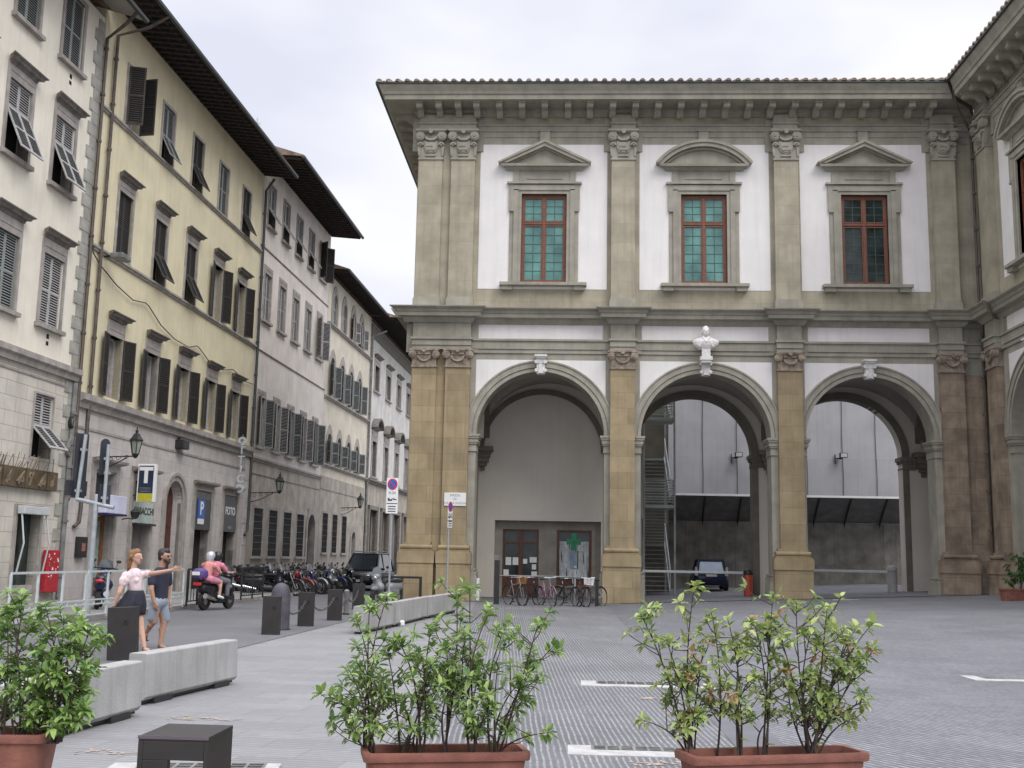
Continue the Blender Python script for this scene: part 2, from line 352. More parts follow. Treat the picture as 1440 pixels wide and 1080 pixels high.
# ============================================================ ARCADED BUILDING
YF = 42.73
TF = lambda a, b, c: (a, YF-c, b)
XW = 16.08
TW = lambda a, b, c: (XW-c, YF-a, b)
TSD = lambda a, b, c: (-6.14-c, YF+a, b)
def wall_panel(mb, a0, a1, b0, b1, holes, c0, c1):
    A = sorted({a0, a1, *[h[0] for h in holes], *[h[1] for h in holes]}); A = [a for a in A if a0 <= a <= a1]
    for i in range(len(A)-1):
        m = (A[i]+A[i+1])/2; hs = sorted([(h[2], h[3]) for h in holes if h[0] < m < h[1]]); b = b0
        for h0, h1 in hs:
            if h0 > b: mb.box(A[i], A[i+1], b, h0, c0, c1)
            b = max(b, h1)
        if b < b1: mb.box(A[i], A[i+1], b, b1, c0, c1)
def arch_head(mb, ac, sp, r, top, c0, c1, n=28, half=None):
    for i in range(n):
        t0, t1 = pi-pi*i/n, pi-pi*(i+1)/n
        p = [(ac+r*cos(t0), sp+r*sin(t0)), (ac+r*cos(t1), sp+r*sin(t1)), (ac+r*cos(t1), top), (ac+r*cos(t0), top)]
        mb.prism(p, c0, c1)
MID = [(10.75, 0), (10.75, .07), (10.86, .15), (10.93, .18), (10.96, .40), (11.09, .42), (11.12, .46), (11.2, .5), (11.28, .62), (11.32, .63), (11.37, 0)]
TOPC = [(19.36, 0), (19.36, .06), (19.46, .14), (19.5, .2), (19.62, .22), (19.62, 1.25), (19.8, 1.27), (19.82, 1.32), (19.92, 1.36), (20.08, 1.47), (20.2, 1.5), (20.22, 0)]
def shift(p, d): return [(b, c+d if c > 0 or True else c) for b, c in p]
def ressaut(p, d): return [(b, (c+d) if c > 0 else 0) for b, c in p]
def low_capital(root, T, a0, a1):
    m = MB(T); w = a1-a0; ac = (a0+a1)/2
    m.box(a0-.03, a1+.03, 8.97, 9.04, 0, .33).box(a0+.01, a1-.01, 9.04, 9.56, 0, .31)
    m.box(a0-.10, a1+.10, 9.62, 9.69, 0, .43).box(a0-.06, a1+.06, 9.56, 9.62, 0, .38)
    for sg in (-1, 1):
        x = ac+sg*(w/2-.02)
        for r, c1 in ((.155, .42), (.11, .45), (.06, .48)):
            m.prism([(x+r*cos(2*pi*k/14), 9.47+r*sin(2*pi*k/14)) for k in range(14)], .2, c1)
    m.arc(ac, 9.42, .2, .27, .3, .40, pi, 2*pi, 14, .85)
    m.ball(TF(0, 0, 0) and (0, 0, 0), .001, 3, 2) if False else None
    for k in range(9):
        t = pi+pi*(k+.5)/9; m.prism([(ac+.17*cos(t)*1.0+.03*cos(q*pi/3), 9.41+.16*sin(t)+.03*sin(q*pi/3)) for q in range(6)], .3, .36)
    m.prism([(ac+.09*cos(q*pi/4), 9.62+.09*sin(q*pi/4)) for q in range(8)], .3, .5)
    m.box(ac-.25, ac+.25, 9.47, 9.56, .3, .37)
    return part('capital', m, M_cap, root)
def up_capital(root, T, a0, a1, mm=None):
    m = MB(T); w = a1-a0; ac = (a0+a1)/2
    m.box(a0+.01, a1-.01, 17.5, 18.6, 0, .30)
    m.box(a0-.13, a1+.13, 18.63, 18.72, 0, .46).box(a0-.06, a1+.06, 18.58, 18.63, 0, .40)
    m.box(a0-.03, a1+.03, 17.46, 17.53, 0, .33).box(ac-.2, ac+.2, 17.6, 17.67, .29, .36)
    for sg in (-1, 1):
        x = ac+sg*(w/2-.04)
        for r, c1 in ((.19, .42), (.14, .46), (.085, .44), (.05, .5)):
            m.prism([(x+r*cos(2*pi*k/16), 18.43+r*sin(2*pi*k/16)) for k in range(16)], .2, c1)
        m.arc(x-sg*.02, 18.05, .07, .13, .28, .40, 0, pi, 10); m.arc(x-sg*.02, 18.05, .02, .045, .28, .42, 0, 2*pi, 8)
        m.prism([(x+sg*.05, 17.6), (x+sg*.09, 17.8), (x+sg*.1, 18.05), (x-sg*.02, 18.05), (x+sg*.0, 17.62)], .2, .34)
    sh = [(ac-.26, 18.22), (ac-.13, 18.17), (ac, 18.2), (ac+.13, 18.17), (ac+.26, 18.22), (ac+.27, 17.95), (ac+.2, 17.78), (ac+.08, 17.7), (ac, 17.68), (ac-.08, 17.7), (ac-.2, 17.78), (ac-.27, 17.95)]
    m.prism(sh, .28, .37); m.prism([(ac+(x-ac)*.78, 17.95+(y-17.95)*.78) for x, y in sh], .28, .41)
    for k in range(7): m.box(ac-.13+.09*(k % 4)-.025, ac-.13+.09*(k % 4)+.03, 17.82+.12*(k//4)*1.3, 17.88+.12*(k//4)*1.3, .4, .45)
    m.arc(ac, 18.46, .18, .30, .28, .42, pi*1.08, pi*1.92, 12, .75)
    m.prism([(ac+.09*cos(q*pi/4), 18.6+.11*sin(q*pi/4)) for q in range(8)], .3, .54)
    return part('capital', m, mm or M_serena, root)
def pilaster(root, T, a0, a1, zb, lowm, twin=None):
    # lower order
    s = part('pilaster', MB(T).box(a0, a1, 2.18, 8.97, 0, .28), lowm, root)
    m = MB(T)
    e0, e1 = a0-.27, a1+.21
    if twin == 'L': e1 = a1+.12
    if twin == 'R': e0 = a0-.12
    m.box(e0, e1, zb, 1.40, 0, .46).box(e0-.03, e1+.03, 1.40, 1.80, 0, .50).box(e0+.0, e1-.0, 1.80, 1.87, 0, .46).box(e0+.07, e1-.07, 1.87, 1.92, 0, .38).sweep([(1.92, 0), (1.92, .36), (1.95, .405), (2.0, .42), (2.05, .405), (2.08, .36), (2.08, 0)], e0+.06, e1-.06).box(e0+.14, e1-.14, 2.08, 2.18, 0, .315)
    part('pedestal', m, lowm, s); low_capital(s, T, a0, a1)
    u = part('pilaster', MB(T).box(a0, a1, 11.8, 17.5, 0, .28), M_serena2, root)
    part('plinth', MB(T).box(a0-.06, a1+.06, 11.25, 11.72, 0, .34).box(a0-.03, a1+.03, 11.72, 11.8, 0, .31), M_serena, u); up_capital(u, T, a0, a1)
def window_red(root, T, ac, kind, gm):
    m = MB(T)
    for sg in (-1, 1):
        A = lambda u, v: (min(ac+sg*u, ac+sg*v), max(ac+sg*u, ac+sg*v))
        m.box(*A(.905, 1.04), 12.42, 16.12, -.25, .07); m.box(*A(1.04, 1.22), 12.42, 16.3, 0, .11); m.box(*A(1.22, 1.38), 12.42, 15.45, 0, .05)
        m.box(*A(1.22, 1.42), 15.45, 16.52, 0, .1); m.box(*A(1.21, 1.40), 15.38, 15.45, 0, .13)
        m.box(*A(1.02, 1.25), 16.6, 17.1, 0, .09)
        m.box(*A(1.22, 1.64), 12.13, 12.3, 0, .26)
    m.box(ac-1.04, ac+1.04, 16.12, 16.26, -.25, .07).box(ac-1.22, ac+1.22, 16.26, 16.48, 0, .11).box(ac-1.5, ac+1.5, 16.52, 16.6, 0, .17)
    m.box(ac-1.02, ac+1.02, 16.6, 17.1, 0, .05).box(ac-.72, ac+.72, 16.74, 16.78, .05, .08)
    fr = part('window_frame', m, M_serena, root)
    m = MB(T); m.box(ac-1.72, ac+1.72, 12.3, 12.42, 0, .34); part('sill', m, M_serena, fr)
    m = MB(T)
    m.sweep([(17.08, 0), (17.08, .1), (17.16, .2), (17.2, .22), (17.2, .34), (17.3, .36), (17.33, 0)], ac-1.42, ac+1.42, 1, 1)
    if kind == 'tri':
        m.prism([(ac-1.8, 17.33), (ac+1.8, 17.33), (ac, 18.2)], 0, .08)
        for sg in (-1, 1):
            m.prism([(ac+sg*1.80, 17.33), (ac+sg*1.50, 17.33), (ac, 18.03), (ac, 18.20)], .08, .36)
            m.prism([(ac+sg*1.86, 17.36), (ac+sg*1.78, 17.32), (ac, 18.18), (ac, 18.3)], .0, .42)
            m.prism([(ac+sg*1.46, 17.335), (ac+sg*1.36, 17.335), (ac, 17.97), (ac, 18.025)], .08, .2)
    else:
        R = 2.34; cz = 18.2-R; t0 = math.asin((17.33-cz)/R)
        poly = [(ac+R*cos(t0+(pi-2*t0)*i/20), cz+R*sin(t0+(pi-2*t0)*i/20)) for i in range(21)]; m.prism(poly, 0, .08)
        m.arc(ac, cz, R-.17, R, .08, .36, t0, pi-t0, 22); m.arc(ac, cz, R-.02, R+.09, 0, .42, t0-.01, pi-t0+.01, 22); m.arc(ac, cz, R-.26, R-.19, .08, .2, t0+.08, pi-t0-.08, 20)
    part('pediment', m, M_serena, fr)
    m = MB(T); w = .905
    m.box(ac-w, ac-w+.1, 12.42, 16.12, -.2, -.1).box(ac+w-.1, ac+w, 12.42, 16.12, -.2, -.1).box(ac-w+.1, ac+w-.1, 16.0, 16.12, -.2, -.1).box(ac-w+.1, ac+w-.1, 12.42, 12.56, -.2, -.1)
    m.box(ac-.045, ac+.045, 12.56, 16.0, -.2, -.085).box(ac-w+.1, ac+w-.1, 14.89, 14.98, -.19, -.09)
    for x0, x1 in ((ac-w+.1, ac-.045), (ac+.045, ac+w-.1)):
        for y0, y1 in ((12.56, 14.86), (15.0, 16.0)):
            m.box(x0, x0+.05, y0, y1, -.18, -.11).box(x1-.05, x1, y0, y1, -.18, -.11).box(x0+.05, x1-.05, y0, y0+.05, -.18, -.11).box(x0+.05, x1-.05, y1-.05, y1, -.18, -.11)
    cf = part('casement', m, M_redwood, fr) if False else part('casement', m, M_redwood, fr)
    m = MB(T)
    for x0, x1 in ((ac-w+.15, ac-.095), (ac+.095, ac+w-.15)):
        m.box((x0+x1)/2-.012, (x0+x1)/2+.012, 12.6, 14.82, -.165, -.135).box((x0+x1)/2-.012, (x0+x1)/2+.012, 15.05, 15.96, -.165, -.135)
        for k in range(1, 6): m.box(x0, x1, 12.61+k*.368-.011, 12.61+k*.368+.011, -.163, -.137)
        for k in range(1, 3): m.box(x0, x1, 15.05+k*.3-.011, 15.05+k*.3+.011, -.163, -.137)
    part('lead_bars', m, M_lead, fr)
    part('pane', MB(T).box(ac-w+.02, ac+w-.02, 12.5, 16.05, -.17, -.15), gm, fr)
    part('reveal', MB(T).box(ac-w-.05, ac+w+.05, 12.4, 16.15, -.5, -.3), M_void, fr)
def arch_trim(root, T, ac, r, sp, key=True, kmat=None):
    m = MB(T); m.arc(ac, sp, r, r+.13, -.0, .08, 0, pi, 40).arc(ac, sp, r+.13, r+.17, -.0, .05, 0, pi, 40).arc(ac, sp, r+.17, r+.38, 0, .11, 0, pi, 40).arc(ac, sp, r+.38, r+.44, 0, .15, 0, pi, 40)
    part('archivolt', m, M_serena, root)
    for sg in (-1, 1):
        m = MB(T); x = ac+sg*r
        for w_, b0, b1, c in ((.03, 5.72, 5.79, .05), (.02, 5.79, 6.0, .03), (.06, 6.0, 6.07, .08), (.09, 6.07, 6.22, .11), (.13, 6.22, 6.3, .15), (.16, 6.3, sp, .18)):
            m.box(min(x-sg*w_, x+sg*.36), max(x-sg*w_, x+sg*.36), b0, b1, -.98, c)
        part('impost', m, M_serena, root)
        m = MB(T)
        for w_, b0, b1, c in ((.14, -.4, .95, .15), (.12, .95, 1.0, .13), (.13, 1.0, 1.1, .14), (.06, 1.1, 1.15, .08), (.09, 1.15, 1.22, .1)):
            m.box(min(x-sg*w_, x+sg*.30), max(x-sg*w_, x+sg*.30), b0, b1, -1.0, c)
        part('jamb_base', m, M_serena, root)
    if key:
        m = MB(T); z = sp+r
        m.box(ac-.16, ac+.16, z-.12, z+.3, .0, .30).box(ac-.24, ac+.24, z+.55, z+.62, 0, .46).box(ac-.2, ac+.2, z+.48, z+.55, 0, .40).box(ac-.15, ac+.15, z+.3, z+.48, 0, .34)
        for sg in (-1, 1):
            for zz, rr in ((z+.36, .08), (z+.02, .07)): m.prism([(ac+sg*.17+rr*cos(k*pi/5), zz+rr*sin(k*pi/5)) for k in range(10)], .05, .36)
        m.prism([(ac-.1, z-.1), (ac+.1, z-.1), (ac+.05, z+.28), (ac-.05, z+.28)], .3, .37)
        part('keystone', m, M_marble, root)
def facade(root, T, A0, A1, pils, arches, wins, whites, sp=6.38):
    """pils: (a0,a1,base,mat,twin); arches: (ac,r); wins: (ac,kind,glass); whites: (aL,aR)"""
    m = MB(T); edges = [A0]+[e for ac, r in arches for e in (ac-r, ac+r)]+[A1]
    for i in range(0, len(edges), 2): m.box(edges[i], edges[i+1], -.5, sp, -.95, 0); m.box(edges[i], edges[i+1], sp, 11.0, -.95, 0)
    for ac, r in arches: arch_head(m, ac, sp, r, 11.0, -.95, 0)
    m.box(A0, A1, 11.0, 11.3, -.95, 0)
    part('arcade_wall', m, M_serena, root)
    m = MB(T); wall_panel(m, A0, A1, 11.3, 19.62, [(ac-.905, ac+.905, 12.42, 16.12) for ac, k, g in wins], -.6, 0); part('upper_wall', m, M_serena2, root)
    for a0, a1, zb, lm, tw in pils: pilaster(root, T, a0, a1, zb, lm, tw)
    for ac, r in arches: arch_trim(root, T, ac, r, sp)
    m = MB(T)
    for (aL, aR), (ac, r) in zip(whites, arches):
        R = r+.44; n = 16
        for sg in (-1, 1):
            e = aL if sg < 0 else aR; u0 = abs(e-ac); u1 = .22
            us = [u0+(u1-u0)*(i/n) for i in range(n+1)]
            for i in range(n):
                z0 = sp+sqrt(max(0, R*R-us[i]**2)); z1 = sp+sqrt(max(0, R*R-us[i+1]**2))
                if min(z0, z1) < 9.33: m.prism([(ac+sg*us[i], z0), (ac+sg*us[i+1], z1), (ac+sg*us[i+1], 9.34), (ac+sg*us[i], 9.34)], 0, .012)
        m.box(aL, aR, 10.16, 10.75, 0, .012)
    for (aL, aR), (ac, k, g) in zip(whites, wins): wall_panel(m, aL-.02, aR+.02, 12.2, 18.22, [(ac-1.0, ac+1.0, 12.3, 16.3)], 0, .012)
    part('white_panels', m, M_white, root)
    for w_ in wins: window_red(root, T, *w_)
    groups = []
    for p in pils:
        if p[4] == 'R': groups[-1][1] = p[1]
        else: groups.append([p[0], p[1]])
    m = MB(T)
    m.box(A0, A1, 9.6, 9.75, 0, .05).box(A0, A1, 9.76, 10.08, 0, .09).box(A0, A1, 10.08, 10.16, 0, .15)
    for g0, g1 in groups:
        m.box(g0-.02, g1+.02, 9.69, 9.84, .0, .30).box(g0-.03, g1+.03, 9.85, 10.08, .0, .34).box(g0-.08, g1+.08, 10.081, 10.162, .0, .40).box(g0, g1, 10.162, 10.75, .0, .28)
        m.box(g0-.28, g0, 9.6, 10.8, 0, .07).box(g1, g1+.28, 9.6, 10.8, 0, .07)
    part('lower_entablature', m, M_serena, root)
    m = MB(T); m.sweep(MID, A0, A1)
    for g0, g1 in groups: m.sweep(ressaut([(b, c) for b, c in MID[:-1]]+[(11.375, 0)], .281), g0+(.28 if g0 > -6 else .03), g1-.28, 1, 1)
    part('string_cornice', m, M_serena, root)
    m = MB(T)
    m.box(A0, A1, 18.22, 18.5, 0, .03).box(A0, A1, 18.5, 18.72, 0, .06).box(A0, A1, 18.73, 18.95, 0, .1).box(A0, A1, 18.95, 19.02, 0, .15)
    for g0, g1 in groups:
        m.box(g0-.02, g1+.02, 18.72, 18.96, 0, .30).box(g0-.05, g1+.05, 18.961, 19.03, 0, .36).box(g0, g1, 19.03, 19.37, 0, .28)
        m.box(g0-.3, g0, 17.9, 19.3, 0, .07).box(g1, g1+.3, 17.9, 19.3, 0, .07)
    for ac, k, g in wins:
        m.box(ac-.2, ac+.2, 18.3, 18.72, 0, .16); m.box(ac-.23, ac+.23, 18.72, 18.78, 0, .2)
    part('upper_entablature', m, M_serena, root)
def modillion(parent, T, a, w=.25, base=.0):
    m = MB(lambda x, b, c: T(a+x, b, c))
    p = [(.2, 19.62), (1.03, 19.62), (1.05, 19.5), (1.03, 19.42), (.97, 19.38), (.85, 19.4), (.7, 19.44), (.55, 19.42), (.45, 19.32), (.34, 19.24), (.2, 19.22)]
    n = len(p); m.add([(-w/2, b, c) for c, b in p]+[(w/2, b, c) for c, b in p], [tuple(range(n)), tuple(range(n, 2*n))[::-1]]+[(i, (i+1) % n, n+(i+1) % n, n+i) for i in range(n)])
    m.box(-w/2-.02, w/2+.02, 19.56, 19.619, .15, 1.09)
    return part('modillion', m, M_serena, parent)
main = thing('arcaded_palace', 'grey stone palace front with three arches, white panels and three pedimented windows facing the camera', 'building', (0, 0, 0))
pils = [(-6.08, -5.12, -.4, M_ochre, 'L'), (-4.76, -3.80, -.4, M_ochre, 'R'), (1.68, 2.62, -.4, M_ochre, None), (8.11, 9.05, -.3, M_ochre, None), (14.28, 15.16, -.2, M_brownst, None)]
arches = [(-1.03, 2.49), (5.36, 2.49), (11.6, 2.43)]
wins = [(-1.0, 'tri', M_gglass), (5.36, 'seg', M_gglass), (11.66, 'tri', M_dglass)]
whites = [(-3.58, 1.50), (2.83, 7.93), (9.18, 14.1)]
facade(main, TF, -6.14, 16.08, pils, arches, wins, whites)
part('lesene', MB(TF).box(-5.12, -4.76, -.4, 11.0, 0, .13), M_ochre, main)
part('lesene', MB(TF).box(15.161, 16.0, -.3, 8.9, 0, .1), M_brownst, main)
part('lesene', MB(TF).box(-5.12, -4.76, 11.3, 19.3, 0, .12), M_serena2, main)
# top cornice, modillions, roof
tcn = MB(TF); tcn.sweep(TOPC, -6.14, 16.08, 1, -1)
ct = part('crowning_cornice', tcn, M_serena, main)
for px in [590, 617, 644, 670, 702, 734, 766, 799, 830, 862, 894, 926, 958, 990, 1022, 1054, 1086, 1118, 1151, 1183, 1217, 1249, 1282, 1312]:
    modillion(ct, TF, at(px, 150, 41.8).x)
sd = MB(TSD); sd.sweep(TOPC, 0, 16, 1, 0); sd.sweep(ressaut(MID[:-1]+[(11.36, 0)], .22), -.3, 16, 0, 0); part('side_cornice', sd, M_serena, main)
for k in range(12): modillion(ct, TSD, .45+k*.95)
EX = 1.5
rf = MB()
rf.add([(-6.14-EX-.03, YF-EX-.03, 20.225), (14.4, YF-EX-.03, 20.225), (14.4, 45.2, 21.7), (-3.9, 45.2, 21.7), (-6.14-EX-.03, 60, 20.225), (-3.9, 60, 21.7), (-6.14-EX, YF-EX, 20.22)], [(0, 1, 2, 3), (0, 3, 5, 4)])
rf.add([(14.4, 45.2, 21.7), (-3.9, 45.2, 21.7), (-3.9, 48, 20.6), (14.4, 48, 20.6)], [(0, 1, 2, 3)])
rf.box(-3.71, 3.3, 47.6, 60, 11.01, 11.3).box(-6.1, -3.9, 47, 60, 19.63, 20.6)
part('roof', rf, M_tile, main)
tl = MB()
x = -6.14-EX+.05
while x < 14.5:
    ln = 4.4 if x > -3.9 else max(.15, (x+6.14+EX))*1.0
    y0 = YF-EX-.10; sl = 1.47/(45.2-YF+EX)
    vs = []; n = 7
    for yy in (y0, y0+ln):
        for k in range(n): t = pi*k/(n-1); vs.append((x+.105*cos(t), yy, 20.235+(yy-y0)*sl+.105*sin(t)))
    for k in range(n): t = pi*k/(n-1); vs.append((x+.075*cos(t), y0, 20.235+.075*sin(t)))
    tl.add(vs, [(k, k+1, n+k+1, n+k) for k in range(n-1)]+[(k, k+1, 2*n+k+1, 2*n+k) for k in range(n-1)]+[tuple(range(2*n, 3*n))])
    x += .372
y = YF-EX+.3
while y < 59:
    vs = []; n = 6
    for xx, zz in ((-6.14-EX-.1, 20.235), (-6.14-EX-.1+min(.9, y-YF+EX), 20.235+.34*min(.9, y-YF+EX))):
        for k in range(n): t = pi*k/(n-1); vs.append((xx, y+.1*cos(t), zz+.1*sin(t)))
    tl.add(vs, [(k, k+1, n+k+1, n+k) for k in range(n-1)]+[tuple(range(n))]); y += .372
part('roof_tiles', tl, M_tile, main)
gt = MB(); gt.box(-6.14-EX-.06, 14.5, YF-EX-.07, YF-EX+.1, 20.17, 20.235).box(-6.14-EX-.09, -6.14-EX+.02, YF-EX-.07, 60, 20.12, 20.236)
part('gutter', gt, M_gutter, main)
# body behind: corner block, back wall of the arcade, upper back wall
bd = MB(); bd.box(-6.14, -3.72, YF+.951, 60, -.4, 11.0).box(-6.14, -3.72, YF+.601, 60, 11.0, 19.62).box(-3.72, 3.3, 48.2, 60, -.4, 11).box(3.31, 16.7, 47.3, 47.6, 11.0, 20.3).box(-3.72, 3.3, 47.59, 48.2, 3.4, 20.3)  # unseen block behind the first bay lowered to let light into the courtyard
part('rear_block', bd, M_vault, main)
TB = lambda a, b, c: (a, 47.0-c, b)
bw = MB(TB); SPB = 6.12
wall_panel(bw, -3.72, 2.86, -.5, 11.0, [(-2.98, 1.5, -.5, 3.22)], -.6, 0)
bw.box(7.86, 9.17, -.5, 11, -.6, 0).box(14.06, 20.7, -.5, 11, -.6, 0)
for ac, r in ((5.36, 2.5), (11.615, 2.445)): arch_head(bw, ac, SPB, r, 11., -.6, 0)
part('back_wall', bw, M_inner, main)
tr = MB(TB)
for ac in (-1.03, 5.36, 11.615):
    tr.arc(ac, SPB-.02, 2.5, 2.74, 0, .10, 0, pi, 36)
    if ac > 0:
        tr.arc(ac, SPB-.02, 2.46, 2.5, -.62, .05, 0, pi, 36)
        for sg in (-1, 1):
            x = ac+sg*2.5
            tr.box(min(x-sg*.03, x+sg*.22), max(x-sg*.03, x+sg*.22), -.3, 5.6, -.62, .04)
            for w_, b0, b1 in ((.06, 5.6, 5.68), (.04, 5.68, 5.85), (.10, 5.85, 5.95), (.16, 5.95, 6.12)): tr.box(min(x-sg*w_, x+sg*.5), max(x-sg*w_, x+sg*.5), b0, b1, -.64, w_+.05)
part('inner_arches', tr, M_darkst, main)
for xc in (-3.55, 2.16, 8.5, 14.9):          # transverse ribs on corbels
    T2 = lambda a, b, c, xc=xc: (xc+c, a, b)
    m = MB(T2); R2 = 1.72; m.arc(45.33, 6.3, R2, R2+.30, -.27, .27, 0, pi, 24, 1.0)
    part('transverse_rib', m, M_darkst, main)
    m = MB()
    for k, (w_, z0, z1) in enumerate([(.62, 6.1, 6.3), (.5, 6.0, 6.1), (.44, 5.85, 6.0), (.36, 5.65, 5.85), (.25, 5.5, 5.65), (.12, 5.3, 5.5)]):
        m.box(xc-w_*.72, xc+w_*.72, 47.0-w_, 47.0-.001*k, z0, z1)
    part('corbel', m, M_darkst, main)
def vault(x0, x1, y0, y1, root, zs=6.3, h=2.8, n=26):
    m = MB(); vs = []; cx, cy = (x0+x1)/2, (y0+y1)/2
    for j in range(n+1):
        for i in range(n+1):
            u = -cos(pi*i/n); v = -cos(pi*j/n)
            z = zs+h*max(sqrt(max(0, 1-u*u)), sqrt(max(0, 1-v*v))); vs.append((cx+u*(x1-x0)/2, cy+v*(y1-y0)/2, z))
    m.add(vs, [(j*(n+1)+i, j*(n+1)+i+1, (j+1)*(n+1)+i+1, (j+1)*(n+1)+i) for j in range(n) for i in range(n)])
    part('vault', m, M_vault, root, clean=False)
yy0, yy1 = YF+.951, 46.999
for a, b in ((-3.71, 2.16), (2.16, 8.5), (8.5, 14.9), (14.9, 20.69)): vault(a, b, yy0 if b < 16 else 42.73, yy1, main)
# pharmacy front in the recess of the first bay
TR = lambda a, b, c: (a, 47.45-c, b)
m = MB(TR); wall_panel(m, -2.98, 1.5, -.5, 3.22, [(-2.66, -1.12, -.5, 2.86), (-.36, 1.12, .55, 2.86)], -.25, 0); m.box(-2.98, 1.5, -.5, -.1+.1, 0, .44)
rc = part('shop_front', m, M_recess, main)
dd = MB(TR); dd.box(-2.66, -2.58, 0, 2.86, -.15, -.05).box(-1.2, -1.12, 0, 2.86, -.15, -.05).box(-2.58, -1.2, 2.78, 2.86, -.15, -.05)
dd.box(-2.58, -1.93, 0, .95, -.14, -.07).box(-1.87, -1.2, 0, .95, -.14, -.07).box(-1.98, -1.80, 0, 2.78, -.13, -.04).box(-2.5, -2.02, .15, .8, -.07, -.05).box(-1.78, -1.28, .15, .8, -.07, -.05).box(-1.8, -1.2, 2.25, 2.33, -.14, -.07).box(-2.58, -1.98, 2.25, 2.33, -.14, -.07)
dr = part('shop_door', dd, M_dkwood, main)
part('pane', MB(TR).box(-2.6, -1.18, .9, 2.8, -.18, -.16), M_dglass, dr)
for x0, x1, z0, z1 in ((-2.52, -2.28, 1.35, 1.68), (-2.22, -1.98, 1.36, 1.68), (-1.78, -1.6, 1.42, 1.62), (-1.5, -1.2, 1.47, 1.7), (-1.4, -1.22, 1.18, 1.4), (-2.6, -2.38, .9, 1.16), (-1.42, -1.18, .86, 1.1)): part('notice', MB(TR).box(x0, x1, z0, z1, -.04, -.03), M_signw, dr)
ww = MB(TR); ww.box(-.36, -.27, .55, 2.86, -.12, .03).box(1.03, 1.12, .55, 2.86, -.12, .03).box(-.27, 1.03, 2.78, 2.86, -.12, .03).box(-.27, 1.03, .55, .78, -.12, .03)
wn = part('shop_window', ww, M_dkwood, main); part('pane', MB(TR).box(-.27, 1.03, .78, 2.78, -.2, -.19), M_dglass, wn)
part('sill', MB(TR).box(-.40, 1.16, .46, .55, -.1, .1), M_trim, wn)
m = MB(); vs = []
for j in range(13):
    for i in range(61):
        u = i/60; v = j/12; pinch = (1-.55*sin(pi*v))
        x = -.24+1.24*u; z = .84+1.55*v+.0*u
        if .3 < u < .72: z = min(z, .84+1.55*v)
        vs.append((x, 47.6-.03*sin(u*42+v*3)-.02*sin(u*17+v*6), z))
m.add(vs, [(j*61+i, j*61+i+1, (j+1)*61+i+1, (j+1)*61+i) for j in range(12) for i in range(60) if not (21 < i < 39 and 2 < j < 9)])
part('curtain', m, mat('curtain_white', (.62, .66, .66), .6, .2, 6), wn, smooth=True, clean=False)
m = MB(TR)
pts = [(.2+.3*cos(t*.7)*(1 if t % 2 else .5), 1.5+.35*sin(t*1.9)) for t in range(7)]
m.box(.1, .52, 1.05, 2.1, -.17, -.16); part('poster', m, mat('poster_blue', (.16, .22, .34), .6, .5, 4, col2=(.5, .55, .6)), wn)
g = MB(); s_ = .118
g.prism([(-s_, -3*s_), (s_, -3*s_), (s_, -s_), (2.6*s_, -s_), (2.6*s_, s_), (s_, s_), (s_, 3*s_), (-s_, 3*s_), (-s_, s_), (-2.6*s_, s_), (-2.6*s_, -s_), (-s_, -s_)], -.08, .08)
g.box(-.03, .03, 0, .03, .08, .42)
p_ = at(807, 762, 46.85)
cr_ = thing('pharmacy_cross', 'green cross sign hanging in front of the curtained shop window under the first arch', 'sign', p_)
part('cross_box', g, M_green, cr_, rot=(pi/2, 0, 0), bevel=.01)
# bust on the middle keystone
def blob(name, shapes, m, parent, vox=.02, smooth=3, loc=None, disp=None):
    """one continuous surface from overlapping capsules/ellipsoids: remeshed and smoothed"""
    mb = MB()
    for sh in shapes:
        if sh[0] == 'b': mb.ball(sh[1], sh[2], 14, 10)
        elif sh[0] == 'c':
            _, p, q, ra, rb = sh[:5]; p = Vector(p); q = Vector(q); n = 5
            e = sh[5] if len(sh) > 5 else None
            mb.tube([p.lerp(q, i/n) for i in range(n+1)], [ra+(rb-ra)*i/n for i in range(n+1)], 12)
            mb.ball(p, ra, 12, 8); mb.ball(q, rb, 12, 8)
        elif sh[0] == 'l':   # elliptical stack: list of (centre, rx, ry), ring direction ang
            _, rings, ang = sh; vs = []; n = 18
            for c, rx, ry in rings:
                for j in range(n):
                    t = 2*pi*j/n; x = rx*cos(t); y = ry*sin(t); vs.append((c[0]+x*cos(ang)-y*sin(ang), c[1]+x*sin(ang)+y*cos(ang), c[2]))
            k = len(rings); mb.add(vs, [(i*n+j, i*n+(j+1) % n, (i+1)*n+(j+1) % n, (i+1)*n+j) for i in range(k-1) for j in range(n)]+[tuple(range(n))[::-1], tuple(range((k-1)*n, k*n))])
    me = mb.mesh('t', m); o = bpy.data.objects.new('t', me); COL.objects.link(o)
    r = o.modifiers.new('r', 'REMESH'); r.mode = 'VOXEL'; r.voxel_size = vox
    if smooth: s_ = o.modifiers.new('s', 'SMOOTH'); s_.factor = .5; s_.iterations = smooth
    bpy.context.view_layer.update()
    me2 = bpy.data.meshes.new_from_object(o.evaluated_get(bpy.context.evaluated_depsgraph_get())); bpy.data.objects.remove(o)
    me2.materials.clear(); me2.materials.append(m); me2.name = name; me2.polygons.foreach_set('use_smooth', [True]*len(me2.polygons))
    q = bpy.data.objects.new(name, me2); COL.objects.link(q); q.parent = parent
    if loc is not None: q.location = loc
    return q
bu = thing('marble_bust', 'white marble bust of a bald man on the keystone of the middle arch', 'statue', (5.34, 42.28, 9.45))
